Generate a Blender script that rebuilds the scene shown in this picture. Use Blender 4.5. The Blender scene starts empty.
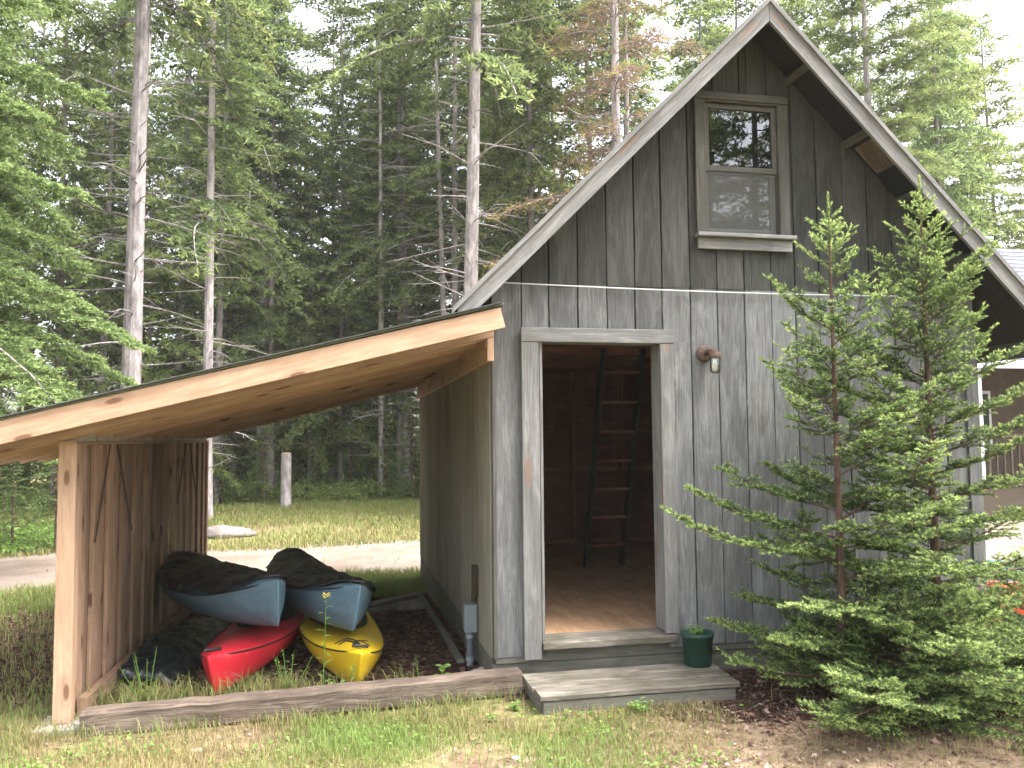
import bpy, math, random
import numpy as np
R = math.radians
sc = bpy.context.scene
COL = sc.collection
rnd = random.Random(7)

# ------------------------------------------------------------------ materials
def new_mat(name):
    m = bpy.data.materials.new(name); m.use_nodes = True
    nt = m.node_tree; nt.nodes.clear()
    out = nt.nodes.new('ShaderNodeOutputMaterial')
    return m, nt, out

def N(nt, kind, **kw):
    n = nt.nodes.new(kind)
    for k, v in kw.items():
        if k.startswith('i_'):
            key = k[2:]
            n.inputs[int(key) if key.isdigit() else key.replace('_', ' ')].default_value = v
        else:
            setattr(n, k, v)
    return n

def ramp(nt, stops):
    r = nt.nodes.new('ShaderNodeValToRGB')
    el = r.color_ramp.elements
    while len(el) < len(stops): el.new(0.5)
    for e, (p, c) in zip(el, stops):
        e.position = p; e.color = (c[0], c[1], c[2], 1) if hasattr(c, '__len__') else (c, c, c, 1)
    return r

def mix(nt, fac, a, b, mode='MIX'):
    m = nt.nodes.new('ShaderNodeMix'); m.data_type = 'RGBA'; m.blend_type = mode
    for sock, v in ((m.inputs[0], fac), (m.inputs[6], a), (m.inputs[7], b)):
        if hasattr(v, 'links'): nt.links.new(v, sock)
        elif hasattr(v, '__len__'): sock.default_value = (v[0], v[1], v[2], 1)
        else: sock.default_value = v
    return m.outputs[2]

def math_n(nt, op, a, b=0.0, clamp=False):
    m = nt.nodes.new('ShaderNodeMath'); m.operation = op; m.use_clamp = clamp
    for i, v in enumerate((a, b)):
        if hasattr(v, 'links'): nt.links.new(v, m.inputs[i])
        else: m.inputs[i].default_value = v
    return m.outputs[0]

def noise(nt, vec, scale, detail=4, rough=0.55, dist=0.0):
    n = N(nt, 'ShaderNodeTexNoise'); n.inputs['Scale'].default_value = scale
    n.inputs['Detail'].default_value = detail; n.inputs['Roughness'].default_value = rough
    n.inputs['Distortion'].default_value = dist
    nt.links.new(vec, n.inputs['Vector'])
    return n.outputs[0]

def mapping(nt, vec, scale):
    m = N(nt, 'ShaderNodeMapping'); m.inputs['Scale'].default_value = scale
    nt.links.new(vec, m.inputs['Vector']); return m.outputs[0]

def principled(nt, out, rough=0.8, spec=0.3, **kw):
    p = N(nt, 'ShaderNodeBsdfPrincipled')
    p.inputs['Roughness'].default_value = rough
    p.inputs['Specular IOR Level'].default_value = spec
    for k, v in kw.items(): p.inputs[k.replace('_', ' ')].default_value = v
    nt.links.new(p.outputs[0], out.inputs['Surface'])
    return p

def bump(nt, p, h, dist=0.004, strength=0.6):
    b = N(nt, 'ShaderNodeBump'); b.inputs['Distance'].default_value = dist
    b.inputs['Strength'].default_value = strength
    nt.links.new(h, b.inputs['Height']); nt.links.new(b.outputs[0], p.inputs['Normal'])

def wood_mat(name, dark, mid, light, stain=(0.1, 0.1, 0.1), stain_amt=0.4, knots=0.6, knot_col=(0.06, 0.04, 0.03),
             rough=0.85, tone_amt=0.5, bump_d=0.003, grain=(55, 2.2), spec=0.2, stain_sc=1.6, knot_sc=(5.0, 1.1), wobble=3.0, streak=.8):
    m, nt, out = new_mat(name)
    uv = N(nt, 'ShaderNodeTexCoord').outputs['UV']
    ob = N(nt, 'ShaderNodeNewGeometry').outputs['Position']
    p = principled(nt, out, rough, spec)
    # knots first: they also bend the grain
    kv = N(nt, 'ShaderNodeTexVoronoi', voronoi_dimensions='2D'); kv.inputs['Scale'].default_value = 1.0
    kv.inputs['Randomness'].default_value = 1.0
    nt.links.new(mapping(nt, uv, (knot_sc[0], knot_sc[1], 1)), kv.inputs['Vector'])
    kd = kv.outputs['Distance']
    wob = noise(nt, mapping(nt, uv, (6, 1.0, 1)), 1.0, 2, .5)
    sep = N(nt, 'ShaderNodeSeparateXYZ'); nt.links.new(uv, sep.inputs[0])
    ux = math_n(nt, 'ADD', math_n(nt, 'MULTIPLY', sep.outputs[0], grain[0]), math_n(nt, 'MULTIPLY', wob, wobble))
    comb = N(nt, 'ShaderNodeCombineXYZ'); nt.links.new(ux, comb.inputs[0])
    nt.links.new(math_n(nt, 'MULTIPLY', sep.outputs[1], grain[1]), comb.inputs[1])
    g = noise(nt, comb.outputs[0], 1.0, 6, .65, .4)
    g2 = noise(nt, mapping(nt, uv, (grain[0] * 4, grain[1] * 2.5, 1)), 1.0, 3, .6)
    gg = math_n(nt, 'ADD', math_n(nt, 'MULTIPLY', g, .7), math_n(nt, 'MULTIPLY', g2, .3))
    col = ramp(nt, [(0.30, dark), (0.5, mid), (0.70, light)]); nt.links.new(gg, col.inputs[0])
    c = col.outputs[0]
    st = ramp(nt, [(0.38, 0.0), (0.66, 1.0)])
    nt.links.new(noise(nt, mapping(nt, ob, (stain_sc * 2.2, stain_sc * 2.2, stain_sc * .7)), 1.0, 5, .62), st.inputs[0])
    c = mix(nt, math_n(nt, 'MULTIPLY', st.outputs[0], stain_amt), c, stain)
    # streaks that run along the board
    s2 = ramp(nt, [(0.50, 0.0), (0.72, 1.0)])
    nt.links.new(noise(nt, mapping(nt, uv, (11, 2.4, 1)), 1.0, 6, .7, .8), s2.inputs[0])
    c = mix(nt, math_n(nt, 'MULTIPLY', s2.outputs[0], stain_amt * streak), c, tuple(min(1, v * 1.45) for v in light))
    tone = N(nt, 'ShaderNodeAttribute', attribute_name='tone').outputs['Fac']
    tv = math_n(nt, 'ADD', math_n(nt, 'MULTIPLY', tone, tone_amt), 1 - tone_amt / 2)
    hs = N(nt, 'ShaderNodeHueSaturation'); nt.links.new(c, hs.inputs['Color']); nt.links.new(tv, hs.inputs['Value'])
    c = hs.outputs[0]
    if knots > 0:
        kr = ramp(nt, [(0.05, 1.0), (0.09, 0.0)]); nt.links.new(kd, kr.inputs[0])
        c = mix(nt, math_n(nt, 'MULTIPLY', kr.outputs[0], knots), c, knot_col)
        kr2 = ramp(nt, [(0.07, 0.0), (0.11, 1.0), (0.18, 0.0)]); nt.links.new(kd, kr2.inputs[0])
        c = mix(nt, math_n(nt, 'MULTIPLY', kr2.outputs[0], knots * .35), c, tuple(v * .7 for v in dark))
    nt.links.new(c, p.inputs['Base Color'])
    bump(nt, p, gg, bump_d, .7)
    return m

def plain_mat(name, col, rough=0.6, spec=0.4, var=0.25, sc=8.0, bump_d=0.0, metallic=0.0, col2=None):
    m, nt, out = new_mat(name)
    p = principled(nt, out, rough, spec, Metallic=metallic)
    ob = N(nt, 'ShaderNodeTexCoord').outputs['Object']
    n = noise(nt, ob, sc, 6, .6)
    c2 = col2 or tuple(v * (1 - var) for v in col)
    r = ramp(nt, [(0.35, c2), (0.65, col)]); nt.links.new(n, r.inputs[0])
    nt.links.new(r.outputs[0], p.inputs['Base Color'])
    rr = ramp(nt, [(0.3, max(0, rough - .12)), (0.7, min(1, rough + .12))]); nt.links.new(noise(nt, ob, sc * 3, 3), rr.inputs[0])
    nt.links.new(rr.outputs[0], p.inputs['Roughness'])
    if bump_d: bump(nt, p, noise(nt, ob, sc * 4, 5), bump_d)
    return m

def leaf_mat(name, cols, trans=0.35, rough=0.55, hue_var=0.5, gloss=0.25):
    """cols: (old needle, mid, young tip; on spruces also inner shade and lit tips); 'tone' attribute picks, object random shifts"""
    m, nt, out = new_mat(name)
    tone = N(nt, 'ShaderNodeAttribute', attribute_name='tone').outputs['Fac']
    inf = N(nt, 'ShaderNodeObjectInfo').outputs['Random']
    r = ramp(nt, [(0.0, cols[0]), (0.5, cols[1]), (1.0, cols[2])]); nt.links.new(tone, r.inputs[0])
    hs = N(nt, 'ShaderNodeHueSaturation')
    nt.links.new(r.outputs[0], hs.inputs['Color'])
    nt.links.new(math_n(nt, 'ADD', math_n(nt, 'MULTIPLY', inf, .03 * hue_var), .5 - .015 * hue_var), hs.inputs['Hue'])
    nt.links.new(math_n(nt, 'ADD', math_n(nt, 'MULTIPLY', inf, .5 * hue_var), 1 - .25 * hue_var), hs.inputs['Value'])
    p = principled(nt, out, rough, gloss)
    nt.links.new(hs.outputs[0], p.inputs['Base Color'])
    if trans > 0:
        t = N(nt, 'ShaderNodeBsdfTranslucent'); nt.links.new(hs.outputs[0], t.inputs[0])
        ms = N(nt, 'ShaderNodeMixShader'); ms.inputs[0].default_value = trans
        nt.links.new(p.outputs[0], ms.inputs[1]); nt.links.new(t.outputs[0], ms.inputs[2])
        nt.links.new(ms.outputs[0], out.inputs['Surface'])
    return m

def bark_mat(name, dark, light, sc=9):
    m, nt, out = new_mat(name)
    ob = N(nt, 'ShaderNodeTexCoord').outputs['Object']
    p = principled(nt, out, .95, .1)
    n = noise(nt, mapping(nt, ob, (sc, sc, sc * .35)), 1.0, 7, .7, .3)
    r = ramp(nt, [(0.32, dark), (0.62, light)]); nt.links.new(n, r.inputs[0])
    n2 = noise(nt, mapping(nt, ob, (3, 3, .8)), 1.0, 3)
    r2 = ramp(nt, [(0.35, 0.75), (0.7, 1.25)]); nt.links.new(n2, r2.inputs[0])
    c = mix(nt, 1.0, r.outputs[0], r2.outputs[0], 'MULTIPLY')
    inf = N(nt, 'ShaderNodeObjectInfo').outputs['Random']
    hs = N(nt, 'ShaderNodeHueSaturation'); nt.links.new(c, hs.inputs['Color'])
    nt.links.new(math_n(nt, 'ADD', math_n(nt, 'MULTIPLY', inf, .5), .72), hs.inputs['Value'])
    nt.links.new(hs.outputs[0], p.inputs['Base Color'])
    bump(nt, p, n, .02, .8)
    return m

# ------------------------------------------------------------------ objects
def thing(name, label, cat, loc=(0, 0, 0), group=None, rz=0):
    o = bpy.data.objects.new(name, None); COL.objects.link(o)
    o.location = loc; o.rotation_euler = (0, 0, rz); o.empty_display_size = .2
    o['label'] = label; o['category'] = cat
    if group: o['group'] = group
    return o

def tag(o, label=None, cat=None, group=None, kind=None):
    if label: o['label'] = label
    if cat: o['category'] = cat
    if group: o['group'] = group
    if kind: o['kind'] = kind
    return o

def world_of(o):
    p = np.zeros(3)
    while o is not None:
        p += np.array(o.location); o = o.parent
    return p

class MB:
    """mesh builder in world coordinates"""
    def __init__(s): s.v = []; s.f = []; s.uv = []; s.t = []
    def add(s, vs, fs, uvs=None, tone=.5):
        b = len(s.v); s.v += [tuple(map(float, v)) for v in vs]
        for i, f in enumerate(fs):
            s.f.append(tuple(b + k for k in f)); s.t.append(tone)
            s.uv.append(uvs[i] if uvs else [(vs[k][0], vs[k][2]) for k in f])
        return s
    def build(s, name, mat, parent=None, smooth=False, label=None):
        me = bpy.data.meshes.new(name)
        off = world_of(parent) if parent is not None else np.zeros(3)
        me.from_pydata([(v[0] - off[0], v[1] - off[1], v[2] - off[2]) for v in s.v], [], s.f)
        uvl = me.uv_layers.new(name='UVMap')
        flat = np.array([c for u in s.uv for p in u for c in p], dtype=np.float32)
        uvl.data.foreach_set('uv', flat)
        at = me.attributes.new('tone', 'FLOAT', 'FACE'); at.data.foreach_set('value', np.array(s.t, dtype=np.float32))
        if smooth: me.polygons.foreach_set('use_smooth', [True] * len(me.polygons))
        me.materials.append(mat); me.update()
        o = bpy.data.objects.new(name, me); COL.objects.link(o)
        if parent is not None: o.parent = parent
        if label: o['label'] = label
        return o

def unit(v):
    v = np.array(v, float); return v / (np.linalg.norm(v) + 1e-12)

def board(mb, p0, p1, side, w, t, tone=None, ch=.003, segs=1, jit=0.0, uvoff=None):
    """a plank from p0 to p1 (centre line), `side` = width direction; thickness along the third axis; chamfered edges"""
    p0 = np.array(p0, float); p1 = np.array(p1, float)
    d = unit(p1 - p0); s = np.array(side, float); s = unit(s - d * (s @ d)); n = np.cross(d, s)
    L = np.linalg.norm(p1 - p0)
    tone = rnd.random() if tone is None else tone
    ch = min(ch, w * .3, t * .3)
    a, b = w / 2, t / 2
    prof = [(-a + ch, -b), (a - ch, -b), (a, -b + ch), (a, b - ch), (a - ch, b), (-a + ch, b), (-a, b - ch), (-a, -b + ch)]
    per = [0]
    for i in range(8):
        q, r_ = prof[i], prof[(i + 1) % 8]; per.append(per[-1] + math.hypot(q[0] - r_[0], q[1] - r_[1]))
    u0, v0 = uvoff if uvoff else (rnd.random() * 50, rnd.random() * 50)
    vs = []; fs = []; uvs = []
    for k in range(segs + 1):
        c = p0 + d * (L * k / segs)
        js = (rnd.random() - .5) * jit; jn = (rnd.random() - .5) * jit
        for (x, y) in prof: vs.append(c + s * (x + js) + n * (y + jn))
    for k in range(segs):
        for i in range(8):
            j = (i + 1) % 8
            fs.append((k * 8 + i, k * 8 + j, (k + 1) * 8 + j, (k + 1) * 8 + i))
            va, vb = v0 + L * k / segs, v0 + L * (k + 1) / segs
            uvs.append([(u0 + per[i], va), (u0 + per[i + 1], va), (u0 + per[i + 1], vb), (u0 + per[i], vb)])
    e = segs * 8
    fs.append(tuple(range(7, -1, -1))); uvs.append([(u0 + prof[i][0], v0 + prof[i][1]) for i in range(7, -1, -1)])
    fs.append(tuple(e + i for i in range(8))); uvs.append([(u0 + prof[i][0], v0 + prof[i][1]) for i in range(8)])
    mb.add(vs, fs, uvs, tone)

def box(mb, x0, x1, y0, y1, z0, z1, tone=.5, ch=.003):
    """axis box as a board along its longest axis"""
    d = (x1 - x0, y1 - y0, z1 - z0); c = [(x0 + x1) / 2, (y0 + y1) / 2, (z0 + z1) / 2]
    ax = int(np.argmax(d)); a = list(c); b = list(c); lo = (x0, y0, z0); hi = (x1, y1, z1)
    a[ax] = lo[ax]; b[ax] = hi[ax]
    oth = [i for i in range(3) if i != ax]
    w_ax = oth[0] if d[oth[0]] >= d[oth[1]] else oth[1]; t_ax = oth[1] if w_ax == oth[0] else oth[0]
    side = [0, 0, 0]; side[w_ax] = 1
    board(mb, a, b, side, d[w_ax], d[t_ax], tone, ch)

def tube(mb, pts, rads, n=8, tone=.5, cap=True):
    pts = [np.array(p, float) for p in pts]
    if not hasattr(rads, '__len__'): rads = [rads] * len(pts)
    vs = []; fs = []; uvs = []; ref = np.array([0.13, 0.31, 0.94]); L = 0
    for i, p in enumerate(pts):
        d = unit(pts[min(i + 1, len(pts) - 1)] - pts[max(i - 1, 0)])
        if abs(d @ ref) > .95: ref = np.array([0.9, 0.1, 0.2])
        a = unit(np.cross(d, ref)); b = np.cross(d, a); ref = np.cross(a, d) if False else ref
        for k in range(n):
            th = 2 * math.pi * k / n
            vs.append(p + (a * math.cos(th) + b * math.sin(th)) * rads[i])
    for i in range(len(pts) - 1):
        dl = np.linalg.norm(pts[i + 1] - pts[i])
        for k in range(n):
            j = (k + 1) % n
            fs.append((i * n + k, i * n + j, (i + 1) * n + j, (i + 1) * n + k))
            uvs.append([(k * .02, L), (k * .02 + .02, L), (k * .02 + .02, L + dl), (k * .02, L + dl)])
        L += dl
    if cap:
        fs.append(tuple(range(n))); uvs.append([(0, 0)] * n)
        e = (len(pts) - 1) * n
        fs.append(tuple(e + k for k in range(n - 1, -1, -1))); uvs.append([(0, 0)] * n)
    mb.add(vs, fs, uvs, tone)

def lathe(mb, base, prof, n=24, ax=(0, 0, 1), tone=.5, ribs=0, rib=0.0):
    ax = unit(ax); a = unit(np.cross(ax, (0.31, 0.9, 0.2))); b = np.cross(ax, a)
    vs = []; fs = []; uvs = []
    for (r_, h) in prof:
        for k in range(n):
            th = 2 * math.pi * k / n
            rr = r_ + (rib * (1 if (k % 2) else -1) if ribs and r_ > .02 else 0)
            vs.append(np.array(base) + ax * h + (a * math.cos(th) + b * math.sin(th)) * rr)
    for i in range(len(prof) - 1):
        for k in range(n):
            j = (k + 1) % n
            fs.append((i * n + k, i * n + j, (i + 1) * n + j, (i + 1) * n + k)); uvs.append([(k / n, i), (k / n, i), (k / n, i + 1), (k / n, i + 1)])
    mb.add(vs, fs, uvs, tone)

def fast_mesh(name, V, F, tone, mat, parent=None, local=True):
    """V (n,3), F (m,3) or (m,4) index array, tone (m,)"""
    V = np.asarray(V, np.float32); F = np.asarray(F, np.int32); m, k = F.shape
    me = bpy.data.meshes.new(name)
    me.vertices.add(len(V)); me.vertices.foreach_set('co', V.ravel())
    me.loops.add(m * k); me.loops.foreach_set('vertex_index', F.ravel())
    me.polygons.add(m); me.polygons.foreach_set('loop_start', np.arange(0, m * k, k, dtype=np.int32))
    me.polygons.foreach_set('loop_total', np.full(m, k, np.int32))
    at = me.attributes.new('tone', 'FLOAT', 'FACE'); at.data.foreach_set('value', np.asarray(tone, np.float32))
    me.update(calc_edges=True); me.materials.append(mat)
    o = bpy.data.objects.new(name, me); COL.objects.link(o)
    if parent is not None: o.parent = parent
    return o

def nrm(a): return a / (np.linalg.norm(a, axis=-1, keepdims=True) + 1e-9)

# ------------------------------------------------------------------ foliage
def conifer(seed, H, base, Rm, nb, prof=1.0, rise=0.5, droop=0.3, tw_step=.09, tw_len=.42, tw_ang=55, nlen=.13, nwid=.035,
            ndens=34, flat=.5, top_leader=0.0, sub=False, up=0.0, gap=0.15, clip=None, dirs=None, r_trunk=.12, tipup=0.0,
            dead=0, dead_range=(1, 6), dead_len=1.2, wob=.25, sub_min=.09, sub_f=(.3, .5, .7, .88), sub_len=(.3, .62), tw_up=0.0, fwd=(.45, .9)):
    """needle triangles (V, tone) and a branch list; local coords, trunk on z"""
    g = np.random.default_rng(seed)
    zs = base + (H - base - top_leader) * (np.linspace(0, 1, nb) ** .92) + g.normal(0, .04 * (H / 12), nb)
    zs = np.clip(zs, base, H - .02)
    az = (np.arange(nb) * 2.399 + g.normal(0, .5, nb)) if dirs is None else dirs(g, zs)
    rel = (H - zs) / (H - base)
    Lb = Rm * (rel ** prof) * g.uniform(1 - gap * 2.2, 1 + gap, nb) + .04 * H / 12 + (.05 if Rm < 2 else .12)
    lean = np.cumsum(g.normal(0, .01, 12)) * H / 12
    tubes = []; S = []; D = []; TL = []; TT = []; SN = []
    for i in range(nb):
        o = np.array([0, 0, zs[i]]); dh = np.array([math.cos(az[i]), math.sin(az[i]), 0])
        k = 7; ss = np.linspace(0, 1, k); L = Lb[i]
        el = rise * (1 - rel[i] * .9) + up
        dr = droop * (0.4 + rel[i])
        bz = L * (math.sin(el) * ss - dr * ss ** 2 + tipup * ss ** 3)
        bh = L * math.cos(el) * ss
        side = np.array([-dh[1], dh[0], 0]); w = g.normal(0, wob * .4)
        P = o + dh * bh[:, None] + np.array([0, 0, 1]) * bz[:, None] + side * (w * L * ss ** 2)[:, None]
        if clip is not None: P = clip(P)
        tubes.append((P, max(.004, r_trunk * .16 * L / max(Rm, .1))))
        # side twigs
        nt_ = max(3, int(L / tw_step))
        s0 = np.linspace(.14, 1.0, nt_)
        idx = s0 * (k - 1); i0 = np.minimum(idx.astype(int), k - 2); fr = (idx - i0)[:, None]
        pos = P[i0] * (1 - fr) + P[i0 + 1] * fr
        tan = nrm(P[i0 + 1] - P[i0])
        for sg in (-1, 1):
            sd = np.cross(tan, [0, 0, 1.0]) * sg; sd = nrm(sd)
            ang = np.radians(tw_ang + g.normal(0, 9, nt_))[:, None]
            dd = tan * np.cos(ang) + sd * np.sin(ang) + np.array([0, 0, 1]) * (g.normal(0, .13, nt_)[:, None] - .05 + up * .3 + tw_up * (1.3 - rel[i]))
            dd = nrm(dd)
            ln = tw_len * (1.0 - .62 * s0) * g.uniform(.6, 1.15, nt_) * min(1, .35 + L / max(Rm, .01))
            S.append(pos); D.append(dd); TL.append(ln); TT.append(s0 * .5)
        S.append(P[-2:-1]); D.append(nrm(P[-1:] - P[-2:-1])); TL.append(np.array([np.linalg.norm(P[-1] - P[-2]) * 1.25])); TT.append(np.array([.9]))
    # leader
    nl = 3
    S.append(np.array([[0, 0, H - .5 * max(top_leader, .3)]])); D.append(np.array([[0, 0, 1.0]])); TL.append(np.array([.5 * max(top_leader, .3) + .08])); TT.append(np.array([.8]))
    if top_leader > 0:
        m_ = 16; a_ = np.arange(m_) * 2.4; zz = H - top_leader * np.linspace(.98, .06, m_)
        S.append(np.stack([0 * a_, 0 * a_, zz], 1)); D.append(nrm(np.stack([np.cos(a_) * .8, np.sin(a_) * .8, np.full(m_, .75)], 1)))
        TL.append(np.linspace(.26, .07, m_) * g.uniform(.7, 1.2, m_) * min(1, top_leader / .3)); TT.append(np.full(m_, .9))
    S = np.concatenate(S); D = np.concatenate(D); TL = np.concatenate(TL); TT = np.concatenate(TT)
    if sub:
        m = TL > sub_min
        S2 = []; D2 = []; L2 = []; T2 = []
        for f in sub_f:
            for sg in (-1, 1):
                sd = nrm(np.cross(D[m], [0, 0, 1.0])) * sg
                a = R(48)
                dd = nrm(D[m] * math.cos(a) + sd * math.sin(a) + np.array([0, 0, 1]) * g.normal(.04, .15, (m.sum(), 1)))
                S2.append(S[m] + D[m] * (TL[m] * f)[:, None]); D2.append(dd); L2.append(TL[m] * (1 - f * .75) * g.uniform(sub_len[0], sub_len[1], m.sum())); T2.append(TT[m] + .35)
        S = np.concatenate([S] + S2); D = np.concatenate([D] + D2); TL = np.concatenate([TL] + L2); TT = np.concatenate([TT] + T2)
    # needles
    cnt = np.maximum(2, (TL * ndens).astype(int))
    ti = np.repeat(np.arange(len(TL)), cnt); n = len(ti)
    t = g.uniform(0.02, 1.0, n)
    P = S[ti] + D[ti] * (TL[ti] * t)[:, None]
    P[:, 2] -= (TL[ti] * t) ** 2 * .25 * (1 if tipup == 0 else -.4)
    rad = nrm(g.normal(0, 1, (n, 3)) * np.array([1, 1, 1 - flat]))
    rad = nrm(rad - D[ti] * (rad * D[ti]).sum(1, keepdims=True))
    dirn = nrm(D[ti] * g.uniform(fwd[0], fwd[1], n)[:, None] + rad * .75 + np.array([0, 0, .12]))
    ln = nlen * g.uniform(.65, 1.15, n) * (1 - .25 * t)
    sw = nrm(np.cross(dirn, nrm(g.normal(0, 1, (n, 3)) + np.array([0, 0, .8]))))
    V = np.empty((n, 3, 3)); V[:, 0] = P - sw * nwid / 2; V[:, 1] = P + sw * nwid / 2; V[:, 2] = P + dirn * ln[:, None]
    if clip is not None: V = clip(V.reshape(-1, 3)).reshape(-1, 3, 3)
    tone = np.clip(.02 + TT[ti] * .45 + np.clip((t - .35) * 1.1, 0, .6) + g.normal(0, .10, n) + np.repeat(g.normal(0, .12, len(TL)), cnt), 0, 1)  # tips lighter: new growth, plus light painted outward along the twigs
    return V.reshape(-1, 3), tone, tubes, (S, D, TL)

def trunk_mb(H, r0, tubes, seed, dead=0, dead_range=(1, 6), dead_len=1.2, nside=12, rtop=.15, bend=.0, lim_n=4, knots=0):
    g = random.Random(seed); mb = MB()
    zs = [-.3, 0, .15, .5] + [H * k / 9 for k in range(1, 10)]
    zs = sorted(set(z for z in zs if z < H)) + [H]
    pts = [(0, 0, z) for z in zs]
    rr = [r0 * (1.35 if z <= 0 else 1.2 if z < .2 else 1.07 if z < .6 else max(rtop, (1 - (z / H) * (1 - rtop)))) for z in zs]
    tube(mb, pts, rr, nside)
    for P, r_ in tubes:
        K = len(P)
        tube(mb, list(P), [r_ * (1 - .75 * i / (K - 1)) for i in range(K)], lim_n, cap=False)
    for _ in range(dead):
        z = g.uniform(*dead_range); a = g.uniform(0, 6.283); L = dead_len * g.uniform(.35, 1.15)
        p = np.array([0, 0, z]); d = np.array([math.cos(a), math.sin(a), g.uniform(-.12, .22)])
        pts = [p]; bend_ = g.uniform(-.25, .12)
        for k in range(1, 6):
            d = d + np.array([g.uniform(-.13, .13), g.uniform(-.13, .13), bend_ * .35]); pts.append(pts[-1] + unit(d) * L / 5)
        rb = .011 * (.6 + L / dead_len)
        tube(mb, pts, [rb * (1 - .16 * k) for k in range(6)], 4, cap=False)
        if g.random() < .75:
            for q in range(g.choice((1, 2, 3))):
                k = g.choice((2, 3, 4)); e = unit(d + np.array([g.uniform(-1, 1), g.uniform(-1, 1), g.uniform(-.4, .4)]))
                tube(mb, [pts[k], pts[k] + e * L * .16, pts[k] + e * L * .3 + np.array([0, 0, g.uniform(-.05, .05)])], [rb * .5, rb * .35, rb * .15], 3, cap=False)
    for _ in range(knots):   # stubs where branches broke off
        z = g.uniform(.5, H * .7); a = g.uniform(0, 6.283); rloc = r0 * (1 - z / H * .8)
        d = np.array([math.cos(a), math.sin(a), .3])
        tube(mb, [np.array([0, 0, z]) + d * rloc * .7, np.array([0, 0, z]) + d * (rloc + .05)], [.025, .013], 5)
    return mb

# ground height: gently falling away to the back, nearly level in front
def gz(x, y):
    x = np.asarray(x, float); y = np.asarray(y, float)
    t = np.clip((y + .2) / 5.2, 0, 1); t = t * t * (3 - 2 * t)
    z = -.055 - .17 * t
    z = z - .045 * np.clip((.3 - x) / 2.4, 0, 1) * np.clip((y + 2) / 1.5, 0, 1) * (1 - t)
    z = z + .02 * np.sin(x * 1.3 + 1) * np.sin(y * .9) * np.clip((y - 5) / 4, 0, 1) * 1.5
    z = z + .012 * np.sin(x * 2.1 + .3) * np.cos(y * 1.7)
    return z
def gzf(x, y): return float(gz(x, y))

# ------------------------------------------------------------------ material set
M = {}
M['grey'] = wood_mat('weathered_grey_boards', (.074, .074, .075), (.138, .139, .141), (.232, .234, .238), (.054, .054, .056), .5,
                     knots=.35, tone_amt=.85, bump_d=.005, grain=(85, 4.5), wobble=4, knot_sc=(4.5, .9))
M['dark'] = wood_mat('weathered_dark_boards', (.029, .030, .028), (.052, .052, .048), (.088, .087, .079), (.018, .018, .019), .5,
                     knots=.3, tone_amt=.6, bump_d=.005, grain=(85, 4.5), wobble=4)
M['trim'] = wood_mat('silvered_trim', (.105, .103, .100), (.185, .182, .178), (.30, .295, .29), (.09, .088, .088), .45,
                     knots=.75, knot_col=(.20, .12, .08), tone_amt=.3, knot_sc=(4.0, .75))
M['trim_old'] = wood_mat('olive_grey_trim', (.042, .040, .036), (.075, .072, .064), (.125, .12, .105), (.06, .058, .05), .4, knots=.3, tone_amt=.3)
M['siding'] = wood_mat('khaki_plywood_siding', (.17, .16, .13), (.25, .235, .195), (.34, .32, .265), (.08, .078, .062), .45,
                       knots=.1, tone_amt=.2, stain_sc=.8)
M['pine'] = wood_mat('new_lumber', (.27, .16, .10), (.38, .245, .165), (.48, .335, .24), (.29, .175, .11), .3,
                     knots=.85, knot_col=(.13, .055, .03), tone_amt=.5, bump_d=.001, knot_sc=(4.6, 1.5), grain=(40, 2.2), rough=.6, spec=.3)
M['plank'] = wood_mat('lean_to_planks', (.21, .125, .08), (.32, .205, .14), (.46, .33, .245), (.16, .095, .06), .4,
                      knots=.9, knot_col=(.10, .045, .025), tone_amt=.8, bump_d=.0015, knot_sc=(4.6, 1.5), grain=(36, 2.0), rough=.65)
M['under'] = wood_mat('roof_boards_below', (.17, .085, .048), (.26, .14, .085), (.34, .20, .13), (.15, .08, .045), .4, knots=.8, knot_col=(.07, .03, .018), tone_amt=.6, bump_d=.001, grain=(40, 2.2), knot_sc=(4.6, 1.5))
M['block'] = wood_mat('pale_blocking', (.36, .33, .29), (.46, .43, .38), (.56, .53, .48), (.3, .27, .24), .3, knots=.2, tone_amt=.3)
M['deck'] = wood_mat('step_boards', (.075, .064, .052), (.16, .14, .118), (.29, .255, .22), (.06, .06, .038), .7, knots=.3, tone_amt=.3)
M['timber'] = wood_mat('landscape_timber', (.055, .040, .031), (.13, .098, .078), (.26, .21, .165), (.05, .036, .028), .6,
                       knots=.25, tone_amt=.2, bump_d=.02, grain=(38, 2.4), wobble=5)
M['gap'] = plain_mat('dark_joint', (.012, .011, .010), .95, .05)
M['found'] = wood_mat('foundation_boards', (.09, .088, .073), (.14, .135, .113), (.20, .19, .165), (.08, .085, .06), .5, knots=.2, tone_amt=.25)
M['stud'] = wood_mat('red_brown_framing', (.24, .085, .07), (.36, .15, .12), (.46, .22, .18), (.07, .03, .02), .4, knots=.4, tone_amt=.4)
M['inner'] = wood_mat('interior_sheathing', (.19, .070, .062), (.27, .11, .10), (.36, .16, .145), (.03, .014, .012), .4, knots=.3, tone_amt=.4)
M['ply'] = wood_mat('plywood_floor', (.34, .19, .105), (.46, .28, .165), (.56, .37, .23), (.24, .15, .09), .5, knots=.1, tone_amt=.1, rough=.5, grain=(18, 3))
M['soffit'] = wood_mat('near_black_roof_boards', (.010, .010, .012), (.018, .018, .022), (.032, .030, .034), (.01, .01, .012), .4, knots=.2, tone_amt=.4)  # near-black base tone for the underside of the shed roof
M['shingle'] = plain_mat('asphalt_shingle', (.09, .09, .085), .95, .1, .4, 30, .004)
M['underlay'] = plain_mat('roof_edge_green', (.13, .155, .115), .6, .3, .3, 12)
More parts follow.
